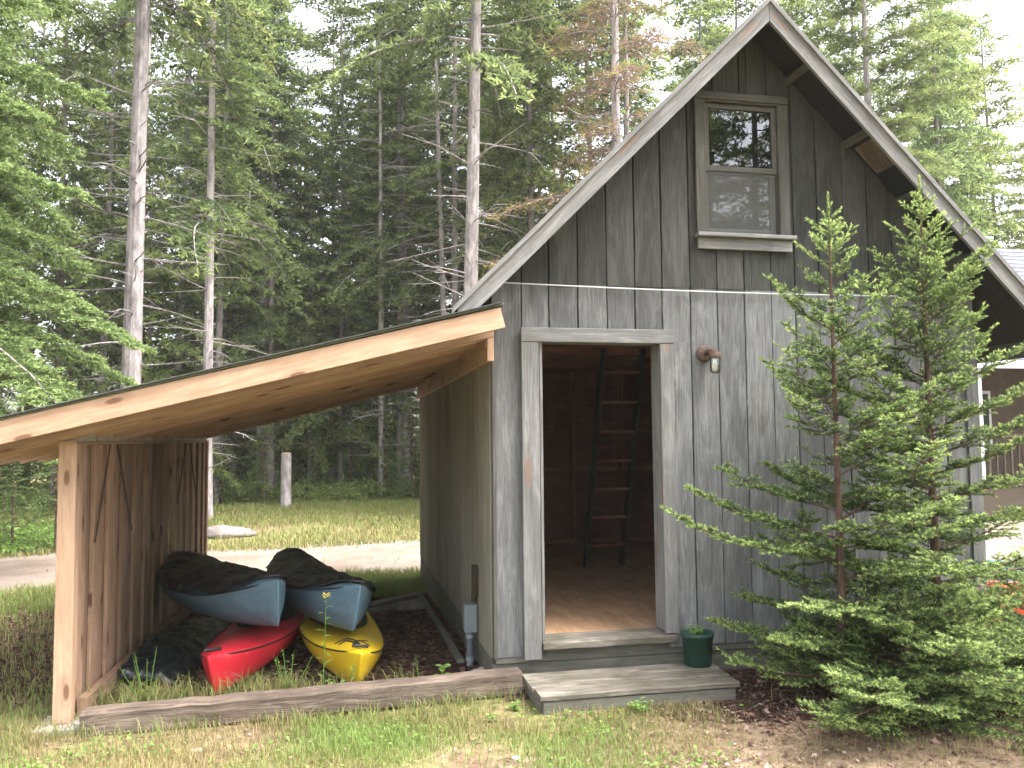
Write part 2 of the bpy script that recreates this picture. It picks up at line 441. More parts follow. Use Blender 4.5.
M['black_metal'] = plain_mat('black_metal', (.02, .02, .022), .5, .4, .3, 20)
M['glass_dark'] = None
M['pvc'] = plain_mat('grey_conduit', (.20, .225, .245), .55, .35, .15, 10)
M['rust'] = plain_mat('rusty_cast_iron', (.12, .075, .055), .8, .3, .5, 40, .001, col2=(.05, .035, .03))
M['dirt'] = None

def glass_mat(name, tint=(.9, .93, .95), fac=.16, rough=.0):
    m, nt, out = new_mat(name)
    gl = N(nt, 'ShaderNodeBsdfGlossy'); gl.inputs['Roughness'].default_value = rough; gl.inputs['Color'].default_value = (.97, .97, 1, 1)
    tr = N(nt, 'ShaderNodeBsdfTransparent'); tr.inputs['Color'].default_value = (*tint, 1)
    fr = N(nt, 'ShaderNodeFresnel'); fr.inputs['IOR'].default_value = 1.5
    f = math_n(nt, 'ADD', math_n(nt, 'MULTIPLY', fr.outputs[0], 1.0), fac, True)
    ms = N(nt, 'ShaderNodeMixShader'); nt.links.new(f, ms.inputs[0])
    nt.links.new(tr.outputs[0], ms.inputs[1]); nt.links.new(gl.outputs[0], ms.inputs[2])
    nt.links.new(ms.outputs[0], out.inputs['Surface'])
    return m
M['glass'] = glass_mat('window_glass', (.75, .78, .8), .075)
M['jar'] = glass_mat('jelly_jar_glass', (.9, .92, .92), .12, .05)

def screen_mat():
    m, nt, out = new_mat('insect_screen')
    d = N(nt, 'ShaderNodeBsdfDiffuse'); d.inputs[0].default_value = (.17, .17, .165, 1)
    tr = N(nt, 'ShaderNodeBsdfTransparent')
    ms = N(nt, 'ShaderNodeMixShader'); ms.inputs[0].default_value = .36
    nt.links.new(tr.outputs[0], ms.inputs[1]); nt.links.new(d.outputs[0], ms.inputs[2]); nt.links.new(ms.outputs[0], out.inputs['Surface'])
    return m
M['screen'] = screen_mat()

def ground_mat(name, kind):
    m, nt, out = new_mat(name)
    P = N(nt, 'ShaderNodeNewGeometry').outputs['Position']
    p = principled(nt, out, .95, .1)
    n1 = noise(nt, P, 1.1, 6, .6, .3); n2 = noise(nt, P, 14, 6, .7); n3 = noise(nt, P, 70, 4, .6)
    if kind == 'lawn':
        r = ramp(nt, [(.36, (.17, .12, .085)), (.46, (.23, .19, .11)), (.56, (.19, .20, .08)), (.7, (.14, .17, .06))]); nt.links.new(n1, r.inputs[0])
        r2 = ramp(nt, [(.35, (.5, .45, .42)), (.65, (1.35, 1.3, 1.2))]); nt.links.new(n2, r2.inputs[0])
        c = mix(nt, 1, r.outputs[0], r2.outputs[0], 'MULTIPLY')
        r3 = ramp(nt, [(.4, 0.0), (.75, 1.0)]); nt.links.new(n3, r3.inputs[0])
        c = mix(nt, math_n(nt, 'MULTIPLY', r3.outputs[0], .35), c, (.30, .22, .16))
    elif kind == 'gravel':
        r = ramp(nt, [(.35, (.19, .15, .125)), (.6, (.27, .225, .195))]); nt.links.new(n1, r.inputs[0])
        r2 = ramp(nt, [(.35, (.7, .68, .66)), (.65, (1.15, 1.14, 1.12))]); nt.links.new(n3, r2.inputs[0])
        c = mix(nt, 1, r.outputs[0], r2.outputs[0], 'MULTIPLY')
    elif kind == 'duff':
        r = ramp(nt, [(.35, (.030, .017, .013)), (.52, (.062, .036, .028)), (.68, (.12, .075, .058))]); nt.links.new(n2, r.inputs[0])
        r2 = ramp(nt, [(.35, (.6, .6, .6)), (.65, (1.5, 1.45, 1.4))]); nt.links.new(n3, r2.inputs[0])
        c = mix(nt, 1, r.outputs[0], r2.outputs[0], 'MULTIPLY')
    elif kind == 'drygrass':
        r = ramp(nt, [(.35, (.12, .082, .062)), (.5, (.21, .155, .11)), (.65, (.29, .225, .155))]); nt.links.new(n2, r.inputs[0])
        r2 = ramp(nt, [(.3, (.6, .57, .55)), (.7, (1.25, 1.22, 1.2))]); nt.links.new(n3, r2.inputs[0])
        c = mix(nt, 1, r.outputs[0], r2.outputs[0], 'MULTIPLY')
    nt.links.new(c, p.inputs['Base Color'])
    bump(nt, p, math_n(nt, 'ADD', n2, math_n(nt, 'MULTIPLY', n3, .5)), .03 if kind != 'gravel' else .015, .8)
    return m
for k in ('lawn', 'gravel', 'duff', 'drygrass'): M[k] = ground_mat(k, k)

# ------------------------------------------------------------------ SHED
RX, RZ = 1.784, 4.30          # ridge
W = 3.495; DEP = 4.69; OH = .35
SB = .12                      # siding bottom
def soff(x): return RZ - .058 - abs(x - RX)
shed = thing('shed', 'small weathered grey wooden shed with a steep gable roof and an open doorway', 'shed', (RX, 0, -.05))
gaps = [0, .197, .376, .569, .764, .956, 1.143, 1.34, 1.533, 1.729, 1.927, 2.106, 2.287, 2.486, 2.672, 2.86, 3.055, 3.24, W]
DL, DR, DT = .312, 1.127, 2.07      # door rough opening seen between trims
WL, WR, WB, WT = 1.455, 2.055, 2.80, 3.725
low = MB(); up = MB(); BRK = 2.44
def clipboard(mb, a, b, z0, z1a, z1b, y, t, tone):
    """vertical board with a sloped top (z1a at a, z1b at b); waney edges by tiny jitter"""
    g = .0035; a += g; b -= g
    n = 6; vs = []; fs = []; uvs = []
    u0, v0 = rnd.random() * 50, rnd.random() * 50
    ja = [(rnd.random() - .5) * .003 for _ in range(n + 1)]; jb = [(rnd.random() - .5) * .003 for _ in range(n + 1)]
    jy = (rnd.random() - .5) * .006; cup = rnd.uniform(-.003, .003)
    for k in range(n + 1):
        f = k / n
        xa, xb = a + ja[k], b + jb[k]; xm = (xa + xb) / 2
        za, zb = z0 + (z1a - z0) * f, z0 + (z1b - z0) * f; zm = (za + zb) / 2
        c = .003
        for (x, yy, z) in ((xa, y, za), (xa, y - t + c + jy, za), (xa + c, y - t + jy, za), (xm, y - t + jy + cup, zm), (xb - c, y - t + jy, zb), (xb, y - t + c + jy, zb), (xb, y, zb)):
            vs.append((x, yy, z))
    us = [0, t, t + .004, t + (b - a) / 2, t + (b - a), t + (b - a) + .004, 2 * t + (b - a)]
    for k in range(n):
        for i in range(6):
            q = k * 7 + i; fs.append((q, q + 1, q + 8, q + 7))
            va = v0 + (z1a - z0) * k / n; vb = v0 + (z1a - z0) * (k + 1) / n
            uvs.append([(u0 + us[i], va), (u0 + us[i + 1], va), (u0 + us[i + 1], vb), (u0 + us[i], vb)])
    fs.append((6, 5, 4, 3, 2, 1, 0)); uvs.append([(u0, v0)] * 7)
    e = n * 7; fs.append(tuple(e + i for i in range(7))); uvs.append([(u0, v0)] * 7)
    mb.add(vs, fs, uvs, tone)
tones = [.55, .62, .3, .55, .3, .2, .75, .5, .45, .8, .95, .55, .8, .6, .7, .5, .6, .4, .5]
for i in range(len(gaps) - 1):
    a, b = gaps[i], gaps[i + 1]; tn = tones[i]
    # lower boards (split around the door)
    segs = [(a, b)]
    if b > DL - .04 and a < DR + .04:
        zt = DT + .01
        for (p, q) in ((a, min(b, DL - .002)), (max(a, DR + .002), b)):
            if q - p > .02: clipboard(low, p, q, SB + rnd.uniform(-.004, .004), zt, zt, 0, .022, tn)
        clipboard(low, a, b, zt, BRK, BRK, 0, .022, tn)
    else:
        zb_ = SB + rnd.uniform(-.006, .006)
        ta, tb = min(BRK, soff(a)), min(BRK, soff(b))
        clipboard(low, a, b, zb_, ta, tb, 0, .022, tn)
    # upper boards
    if max(soff(a), soff(b)) > BRK + .02:
        t2 = rnd.uniform(.2, .8)
        def piece(p, q, z0, z1=None):
            if q - p < .012: return
            if p < RX < q:
                clipboard(up, p, RX, z0, z1 or soff(p), z1 or soff(RX), 0, .026, t2); clipboard(up, RX - .006, q, z0, z1 or soff(RX), z1 or soff(q), 0, .026, t2)
            else: clipboard(up, p, q, z0, z1 or soff(p), z1 or soff(q), 0, .026, t2)
        a2, b2 = a, b
        if soff(a) < BRK + .01: a2 = RX - (RZ - .058 - BRK) + .01
        if soff(b) < BRK + .01: b2 = RX + (RZ - .058 - BRK) - .01
        if b2 > WL and a2 < WR:
            piece(a2, min(b2, WL), WB, WT); piece(max(a2, WR), b2, WB, WT)
            piece(a2, b2, BRK, WB); piece(a2, b2, WT)
        else: piece(a2, b2, BRK)
low.build('front_siding', M['grey'], shed)
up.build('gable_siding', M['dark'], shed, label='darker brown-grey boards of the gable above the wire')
# backing behind the boards so that the joints read black, with the real openings left free
bk = MB(); T0, T1 = .002, .03
def fr_panel(x0, x1, z0, z1): bk.add([(x0, T0, z0), (x1, T0, z0), (x1, T0, z1), (x0, T0, z1), (x0, T1, z0), (x1, T1, z0), (x1, T1, z1), (x0, T1, z1)],
    [(0, 1, 2, 3), (5, 4, 7, 6), (4, 0, 3, 7), (1, 5, 6, 2), (3, 2, 6, 7), (4, 5, 1, 0)])
fr_panel(.02, DL, SB, 2.40); fr_panel(DR, W - .02, SB, 2.40); fr_panel(DL, DR, DT + .02, 2.40)
for (x0, x1, z0, z1a, z1b) in ((.02, WL, 2.40, soff(.02), soff(WL)), (WR, W - .02, 2.40, soff(WR), soff(W - .02))):
    bk.add([(x0, T0, z0), (x1, T0, z0), (x1, T0, z1b), (x0, T0, z1a), (x0, T1, z0), (x1, T1, z0), (x1, T1, z1b), (x0, T1, z1a)],
           [(0, 1, 2, 3), (5, 4, 7, 6), (4, 0, 3, 7), (1, 5, 6, 2), (3, 2, 6, 7)])
fr_panel(WL, WR, 2.40, WB)
bk.add([(WL, T0, WT), (WR, T0, WT), (WR, T0, soff(WR)), (RX, T0, soff(RX)), (WL, T0, soff(WL)), (WL, T1, WT), (WR, T1, WT), (WR, T1, soff(WR)), (RX, T1, soff(RX)), (WL, T1, soff(WL))],
       [(0, 1, 2, 3, 4), (9, 8, 7, 6, 5)])
bk.build('front_sheathing', M['gap'], shed)

# side walls and back wall, grooved plywood panels
def side_wall(x, sgn, name):
    mb = MB(); y = .02; k = 0
    ztop = soff(0) - .0
    while y < DEP - .01:
        w = min(.2, DEP - y)
        board(mb, (x + sgn * .008, y + w / 2, SB - .01), (x + sgn * .008, y + w / 2, ztop), (0, 1, 0), w - .006, .014, .5 + .25 * math.sin(k * 1.7), .003); y += w; k += 1
    board(mb, (x + sgn * -.006, .02, (SB + ztop) / 2), (x + sgn * -.006, DEP, (SB + ztop) / 2), (0, 0, 1), ztop - SB, .01, .3)
    return mb.build(name, M['siding'], shed)
side_wall(.008, -1, 'side_wall'); side_wall(W - .008, 1, 'side_wall')
bw = MB()
for i in range(18):
    a = i * W / 18; b = a + W / 18
    clipboard(bw, a, b, SB, min(soff(a), 9), soff(b), DEP + .022, .022, rnd.random())
bw.build('back_wall', M['siding'], shed)
# foundation skirt
fd = MB()
box(fd, .0, W, .0, .05, -.14, .075, .5); box(fd, .02, W - .02, -.014, -.002, .078, SB - .004, .3)
box(fd, .0, .05, .06, DEP, -.30, SB - .012, .4); box(fd, W - .05, W, .06, DEP, -.30, SB - .012, .4); box(fd, 0, W, DEP - .05, DEP, -.35, SB - .01, .4)
box(fd, DL - .03, DR + .04, -.013, .0, .098, .152, .5)
fd.build('foundation', M['found'], shed)
# roof: deck, shingles, rakes
def roof_side(sg):
    OV = 2.16 if sg > 0 else 2.075; ex = RX + sg * OV; ez = RZ - OV
    y0, y1 = -OH + .02, DEP + .3
    nx, nz_ = sg * .7071, .7071
    def slab(mb, o0, o1, y0, y1, xe, tone=.5):
        vs = []
        for (x, z) in ((RX, RZ), (xe, RZ - abs(xe - RX))):
            for o in (o0, o1):
                xx = x + (nx * o if x != RX else 0); zz = z + (nz_ * o if x != RX else o / .7071)
                vs += [(xx, y0, zz), (xx, y1, zz)]
        mb.add(vs, [(0, 1, 5, 4), (2, 6, 7, 3), (0, 4, 6, 2), (1, 3, 7, 5), (4, 5, 7, 6), (0, 2, 3, 1)],
               [[(vs[k][1], vs[k][2] * 1.41) for k in f] for f in [(0, 1, 5, 4), (2, 6, 7, 3), (0, 4, 6, 2), (1, 3, 7, 5), (4, 5, 7, 6), (0, 2, 3, 1)]], tone)
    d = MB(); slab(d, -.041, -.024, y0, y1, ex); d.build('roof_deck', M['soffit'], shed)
    s = MB(); slab(s, -.023, -.012, y0 - .03, y1 + .02, ex + sg * .012)
    for k in range(22):     # shingle courses
        t0 = .02 + k * .142; x0_ = RX + sg * (t0 * .7071); z0_ = RZ - t0 * .7071; L = .150
        x1_ = x0_ + sg * L * .7071; z1_ = z0_ - L * .7071
        if abs(x1_ - RX) > OV + .02: break
        o0, o1 = -.011, -.005
        vs = [(x0_ + nx * o0, y0 - .03, z0_ + nz_ * o0), (x1_ + nx * o1, y0 - .03, z1_ + nz_ * o1), (x1_ + nx * o1, y1 + .02, z1_ + nz_ * o1), (x0_ + nx * o0, y1 + .02, z0_ + nz_ * o0),
              (x1_ + nx * -.014, y0 - .03, z1_ + nz_ * -.014), (x1_ + nx * -.014, y1 + .02, z1_ + nz_ * -.014)]
        s.add(vs, [(0, 1, 2, 3), (1, 4, 5, 2)])
    s.build('shingles', M['shingle'], shed)
    r = MB()   # rake board, plumb-cut at the ridge
    ya, yb = -OH - .012, -OH + .012
    h = .150
    def rk(mb, xa, xe, top, hh, ya, yb, u=.0):
        za, zb = RZ - abs(xa - RX) - top, RZ - abs(xe - RX) - top
        n = 10; vs = []; fs = []; uvs = []
        for k in range(n + 1):
            x = xa + (xe - xa) * k / n; z = za + (zb - za) * k / n
            vs += [(x, ya, z), (x, ya, z - hh), (x, yb, z - hh), (x, yb, z)]
        for k in range(n):
            for i in range(4):
                j = (i + 1) % 4; q = k * 4
                fs.append((q + i, q + j, q + 4 + j, q + 4 + i)); L0, L1 = abs(xe - xa) * 1.41 * k / n, abs(xe - xa) * 1.41 * (k + 1) / n
                uu = [u, u + hh, u + hh + .02, u + 2 * hh, u + 2 * hh + .02]
                uvs.append([(uu[i], L0), (uu[i + 1], L0), (uu[i + 1], L1), (uu[i], L1)])
        fs += [(3, 2, 1, 0), (n * 4, n * 4 + 1, n * 4 + 2, n * 4 + 3)]; uvs += [[(0, 0)] * 4] * 2
        mb.add(vs, fs, uvs, .5)
    rk(r, RX + sg * .0015, ex - sg * .035, .012, h, ya, yb, 3 + sg)
    rb = r.build('rake_board', M['trim'], shed)
    t = MB(); rk(t, RX + sg * .001, ex + sg * .0, .004, .036, ya - .019, ya - .002, 8 + sg)
    t.build('rake_moulding', M['trim'], rb)
    e = MB(); board(e, (ex - sg * .03, -OH + .02, ez - .075), (ex - sg * .03, DEP + .3, ez - .075), (0, 0, 1), .12, .022); e.build('eave_fascia', M['trim_old'], shed)
roof_side(-1); roof_side(1)
# short lookouts that carry the overhang
for (x, z) in ((2.095, 3.90), (2.505, 3.475), (2.90, 3.09), (3.31, 2.67), (.66, 3.07), (1.06, 3.47), (1.47, 3.86), (.26, 2.67)):
    mb = MB(); board(mb, (x, -.027, z), (x, -OH + .014, z), (1, 0, 0) if False else (.7071, 0, -.7071 if x > RX else .7071), .05, .042, .5)
    mb.build('lookout', M['trim_old'], shed)
pt = MB(); board(pt, (2.57, -.16, soff(2.57) - .006), (2.74, -.16, soff(2.74) - .006), (0, 1, 0), .20, .008, .0); pt.build('soffit_patch', M['timber'], shed, label='reddish bare plywood patch under the right overhang')
# corner boards
cb = MB(); board(cb, (.012, -.034, SB - .004), (.012, -.034, 2.20), (1, 0, 0), .024, .02, .8); cb.build('corner_board', M['trim_old'], shed)
cb = MB(); board(cb, (W - .05, -.034, SB - .004), (W - .05, -.034, 2.20), (1, 0, 0), .1, .02, .5); cb.build('corner_board', M['grey'], shed)
# door frame (stands proud of the boards)
def PX(x): return x - (x + .923) * .0098
def PZ(z): return z - (z - 1.46) * .0098
df = MB()
YT = -.048
board(df, (.242, YT, .105), (.242, YT, 2.062), (1, 0, 0), .112, .024, .35, .004, 8, .002, (1.3, .45))
board(df, (1.153, YT, .215), (1.153, YT, 2.062), (1, 0, 0), .092, .024, .35, .004, 8, .002, (4.35, .2))
board(df, (.186, YT, 2.110), (1.203, YT, 2.110), (0, 0, 1), .092, .026, .4, .004, 8, .002, (7.2, 3.1))
frame = df.build('door_frame', M['trim'], shed)
jm = MB()
board(jm, (DL + .004, .062, .21), (DL + .004, .062, DT), (0, 1, 0), .19, .02, .9); board(jm, (DR + .008, .062, .215), (DR + .008, .062, DT), (0, 1, 0), .19, .02, .95)
board(jm, (DL - .004, .062, DT + .012), (DR + .016, .062, DT + .012), (0, 1, 0), .19, .02, .5)
jm.build('door_jamb', M['trim'], frame)
sl = MB(); board(sl, (DL - .008, .045, .180), (DR + .05, .045, .180), (0, 1, 0), .24, .05, .6, .008, 8, .003); sl.build('door_sill', M['deck'], frame)
# window
win_start = len(bpy.data.objects)
wf = MB(); yw = -.05
board(wf, (1.447, yw, 2.835), (1.447, yw, 3.742), (1, 0, 0), .064, .024, .5); board(wf, (2.063, yw, 2.835), (2.063, yw, 3.742), (1, 0, 0), .064, .024, .5)
board(wf, (1.414, yw - .003, 3.772), (2.096, yw - .003, 3.772), (0, 0, 1), .052, .03, .5)
win = wf.build('window', M['trim_old'], shed)
ws = MB(); board(ws, (1.405, -.068, 2.815), (2.112, -.068, 2.815), (0, 1, 0), .075, .026, .9); board(ws, (1.42, -.052, 2.762), (2.10, -.052, 2.762), (0, 0, 1), .074, .022, .8)
ws.build('window_sill', M['trim'], win)
ij = MB()
board(ij, (1.484, -.01, 2.83), (1.484, -.01, 3.745), (0, 1, 0), .10, .012, .4); board(ij, (2.026, -.01, 2.83), (2.026, -.01, 3.745), (0, 1, 0), .10, .012, .4)
board(ij, (1.478, -.01, 3.738), (2.032, -.01, 3.738), (0, 1, 0), .10, .012, .4); board(ij, (1.478, -.01, 2.832), (2.032, -.01, 2.832), (0, 1, 0), .10, .012, .6)
ij.build('window_frame', M['trim_old'], win)
def sash(z0, z1, y, nm):
    s = MB(); w = .036
    board(s, (1.490 + w / 2, y, z0), (1.490 + w / 2, y, z1), (1, 0, 0), w, .03, .6); board(s, (2.020 - w / 2, y, z0), (2.020 - w / 2, y, z1), (1, 0, 0), w, .03, .6)
    board(s, (1.526, y, z1 - .017), (1.984, y, z1 - .017), (0, 0, 1), .032, .028, .6); board(s, (1.526, y, z0 + .02), (1.984, y, z0 + .02), (0, 0, 1), .038, .028, .8)
    s.build('sash', M['trim_old'], win)
    p = MB(); p.add([(1.52, y, z0 + .02), (1.99, y, z0 + .02), (1.99, y, z1 - .02), (1.52, y, z1 - .02)], [(0, 1, 2, 3)]); p.build('pane', M['glass'], win)
sash(3.262, 3.728, -.022, 'u'); sash(2.842, 3.292, .012, 'l')
sc_ = MB(); sc_.add([(1.50, -.028, 2.85), (2.01, -.028, 2.85), (2.01, -.028, 3.262), (1.50, -.028, 3.262)], [(0, 1, 2, 3)]); sc_.build('insect_screen', M['screen'], win)

for o_ in (win,):
    o_.location.x -= .029; o_.location.z -= .024
# interior
fl = MB(); box(fl, .03, W - .03, .16, DEP - .03, .17, .198, .5, .001)
fl.build('floor', M['ply'], shed)
inn = MB()
box(inn, .03, W - .03, DEP - .05, DEP - .04, .2, 2.5, .4, .001)
inn.build('back_sheathing', M['inner'], shed)
for x in (.1, .62, 1.22, 1.83, 2.44, 2.90, 3.4):
    mb = MB(); board(mb, (x, DEP - .10, .21), (x, DEP - .10, 2.26), (0, 1, 0), .09, .04); mb.build('stud', M['stud'], shed)
for y in (.5, 1.1, 1.7, 2.3, 2.9, 3.5, 4.1):
    for x in (.065, W - .065):
        mb = MB(); board(mb, (x, y, .21), (x, y, 2.2), (1, 0, 0), .08, .04); mb.build('stud', M['stud'], shed)
mb = MB(); board(mb, (.12, DEP - .092, 1.08), (W - .12, DEP - .092, 1.08), (0, 0, 1), .05, .07, .6); mb.build('girt', M['stud'], shed)
mb = MB(); board(mb, (.12, DEP - .12, .235), (W - .12, DEP - .12, .235), (0, 1, 0), .13, .05, .6); mb.build('sole_plate', M['stud'], shed)
mb = MB(); board(mb, (.04, 2.28, 2.30), (W - .04, 2.28, 2.30), (0, 0, 1), .15, .08, .8); mb.build('loft_beam', M['stud'], shed)
for y in (.6, 1.05, 1.5, 1.95, 2.75, 3.2, 3.65, 4.1):
    mb = MB(); board(mb, (.05, y, 2.32), (W - .05, y, 2.32), (0, 0, 1), .12, .04, .5); mb.build('loft_joist', M['stud'], shed)
mb = MB(); box(mb, .04, W - .04, .05, DEP - .06, 2.40, 2.42, .5, .001); mb.build('loft_floor', M['stud'], shed)

# ladder leaning on the loft beam inside
ld = thing('ladder', 'dark wooden ladder leaning against the loft beam inside the shed doorway', 'ladder', (1.64, 2.8, .2))
pa = [(1.445, 2.835, .20), (1.455, 2.20, 2.30)]; pb = [(1.831, 2.865, .20), (1.84, 2.20, 2.30)]
for pp in (pa, pb):
    mb = MB(); board(mb, pp[0], pp[1], (0, 1, .3), .085, .036, .1); mb.build('rail', M['black_metal'], ld)
for k in range(7):
    f = (k + .75) / 7.6; a = np.array(pa[0]) * (1 - f) + np.array(pa[1]) * f; b = np.array(pb[0]) * (1 - f) + np.array(pb[1]) * f
    a = a + [.02, 0, 0]; b = b - [.02, 0, 0]
    mb = MB(); board(mb, a, b, (0, 1, 0), .075, .024, .6); mb.build('rung', M['stud'], ld)

# ------------------------------------------------------------------ LEAN-TO
lt = thing('lean_to', 'open lean-to of fresh tan lumber with a low sloping roof against the grey shed', 'lean-to', (-1.2, 0, -.1))
def rz(x): return 2.075 + .2500 * x        # rafter underside
XL = -3.05
K = .25
LX0, LXR = -2.449, -2.354
ys = [-.075 + i * .385 for i in range(13)]
for y in ys:
    mb = MB(); x0, x1 = XL, -.045; hz = .07
    board(mb, (x0, y, rz(x0) + hz), (x1, y, rz(x1) + hz), (-K, 0, 1), .136, .038); mb.build('rafter', M['pine'], lt)
fs_ = MB(); board(fs_, (XL - .03, -OH - .036, rz(XL) + .092), (.003, -OH - .036, rz(.003) + .092 - .004), (-K, 0, 1), .122, .036, .8, .003, 6, .001, (3.2, 1.4)); fs_.build('fascia', M['pine'], lt)
fs2 = MB(); board(fs2, (XL - .02, -OH + .125, rz(XL) + .07), (-.04, -OH + .125, rz(-.04) + .07), (-K, 0, 1), .136, .036, .3); fs2.build('outer_rafter', M['pine'], lt)
dk = MB()
for i in range(15):     # roof boards seen from below, running front to back
    x0 = XL - .02 + i * (abs(XL) + .02) / 15; x1 = x0 + (abs(XL) + .02) / 15
    xm = (x0 + x1) / 2
    board(dk, (xm, -OH + .03, rz(xm) + .152), (xm, 4.75, rz(xm) + .152), (1, 0, K), (x1 - x0) * 1.03 - .004, .016)
dk.build('roof_deck', M['under'], lt)
ul = MB(); a = XL - .045; b = .012
board(ul, (a, 2.19, rz(a) + .1655), (b, 2.19, rz(b) + .1655), (0, 1, 0), 5.14 + .06, .009, .5, .001); ul.build('drip_edge', M['underlay'], lt)
ul = MB(); a = XL - .055; b = -.005
board(ul, (a, 2.19, rz(a) + .1745), (b, 2.19, rz(b) + .1745), (0, 1, 0), 5.14 + .10, .007, .5, .001); ul.build('roofing', M['shingle'], lt)
lg = MB(); board(lg, (-.022, -.10, 1.975), (-.022, 4.68, 1.975), (0, 0, 1), .085, .036, .75)
for k in range(len(ys) - 1): board(lg, (-.024, ys[k] + .024, 2.085), (-.024, ys[k + 1] - .024, 2.085), (0, 0, 1), .13, .03, .6)
lg.build('ledger', M['pine'], lt)
mb = MB(); board(mb, (-.024, -.122, 1.935), (-.024, -.122, 2.17), (1, 0, 0), .042, .036, .7); mb.build('ledger_end', M['pine'], lt)
po = MB(); board(po, (-2.4015, -.053, -.062), (-2.4015, -.053, 1.468), (1, 0, 0), .092, .092, .75, .004, 6, .001, (2.1, 5.3)); po.build('post', M['pine'], lt)
po = MB(); board(po, (-2.4015, 4.62, -.28), (-2.4015, 4.62, 1.468), (1, 0, 0), .092, .092, .5); po.build('post', M['pine'], lt)
pw = MB(); y = .0; k = 0     # planks set alternately in and out
while y < 4.55:
    w = .185 if k % 2 == 0 else .165
    xo = -2.388 if k % 2 == 0 else -2.414
    board(pw, (xo, y + w / 2, -.08 - .17 * min(1, y / 4.5)), (xo, y + w / 2, 1.445), (0, 1, 0), w + (.02 if k % 2 else 0), .024, rnd.uniform(.1, 1), .002, 4, .002)
    y += w - .004; k += 1
pw.build('plank_wall', M['plank'], lt)
pl = MB(); board(pl, (-2.40, -.1, 1.4565), (-2.40, 4.66, 1.4565), (1, 0, 0), .09, .02, .5); pl.build('top_plate', M['pine'], lt)
bl = MB(); board(bl, (-2.33, .02, -.015), (-2.33, 4.5, -.16), (0, 0, 1), .10, .05, .4); bl.build('bottom_rail', M['plank'], lt)
for k in range(len(ys) - 1):
    mb = MB(); board(mb, (-2.372, ys[k] + .024, 1.507), (-2.372, ys[k + 1] - .024, 1.507), (0, 0, 1), .078, .024, rnd.random()); mb.build('blocking', M['block'], lt)
for (a, b) in (((-2.362, .62, 1.44), (-2.362, .33, .86)), ((-2.362, .80, 1.44), (-2.362, 1.22, .84)), ((-2.362, 3.3, 1.44), (-2.362, 2.9, .9)), ((-2.362, 3.5, 1.44), (-2.362, 3.9, .9))):
    mb = MB(); board(mb, a, b, (0, 1, 0), .017, .007, .1, .001); mb.build('brace_strap', M['rust'], lt)
def block(mb, x0, x1, y0, y1, z0, z1, g, n=3):
    box(mb, x0, x1, y0, y1, z0, z1, .5, .012)
cf = MB(); block(cf, -2.53, -2.27, -.20, .08, -.16, -.066, 0); cf.build('concrete_footing', plain_mat('concrete', (.42, .41, .38), .9, .2, .3, 14, .003), lt)

# timber edging across the mouth of the lean-to
tm = MB(); board(tm, (-2.262, -.205, -.035), (.135, -.165, .015), (0, 1, 0), .13, .135, .6, .012, 22, .007)
tag(tm.build('landscape_timber', M['timber']), 'cracked brown timber lying across the front of the lean-to', 'timber')

# step
st = thing('wooden_step', 'low weathered plank step in front of the open doorway', 'step', (.77, -.37, -.05))
for i, (ya, yb) in enumerate(((-.60, -.452), (-.448, -.302), (-.298, -.148))):
    mb = MB(); board(mb, (.145 + (.0 if i else .01), (ya + yb) / 2, .035), (1.335 + .01 * i, (ya + yb) / 2, .035), (0, 1, 0), yb - ya, .032, .35 + .25 * i, .005, 10, .003)
    mb.build('tread', M['deck'], st)
mb = MB(); board(mb, (.175, -.575, -.045), (1.31, -.575, -.045), (0, 0, 1), .12, .036, .4, .004, 6, .002); mb.build('riser', M['found'], st)
for x in (.18, 1.305):
    mb = MB(); board(mb, (x, -.55, -.045), (x, -.16, -.045), (0, 0, 1), .12, .036, .4); mb.build('side_board', M['found'], st)

# electrical conduit with box at the shed corner
cd = thing('conduit_pipe', 'grey plastic conduit with a small junction box beside the shed corner', 'conduit', (-.06, .53, -.1))
mb = MB(); tube(mb, [(-.06, .53, -.25), (-.06, .53, .17)], .0235, 14); tube(mb, [(-.06, .53, -.03), (-.06, .53, .02)], .029, 14); tube(mb, [(-.06, .53, .12), (-.06, .53, .165)], .029, 14); mb.build('pipe', M['pvc'], cd, True)
mb = MB(); board(mb, (-.055, .53, .165), (-.055, .53, .345), (0, 1, 0), .10, .085, .5, .008); bx_ = mb.build('junction_box', M['pvc'], cd)
mb = MB(); board(mb, (-.0995, .53, .175), (-.0995, .53, .335), (0, 1, 0), .088, .006, .8, .002); mb.build('cover_plate', M['pvc'], bx_)
mb = MB(); board(mb, (-.022, .53, .40), (-.022, .53, .60), (0, 1, 0), .085, .04, .2, .006); tube(mb, [(-.03, .53, .36), (-.03, .53, .41)], .022, 8)
tag(mb.build('meter_cover', plain_mat('old_brown_cover', (.05, .04, .028), .8, .2, .3, 20)), 'small brown cover mounted on the khaki side wall above the grey conduit', 'cover')

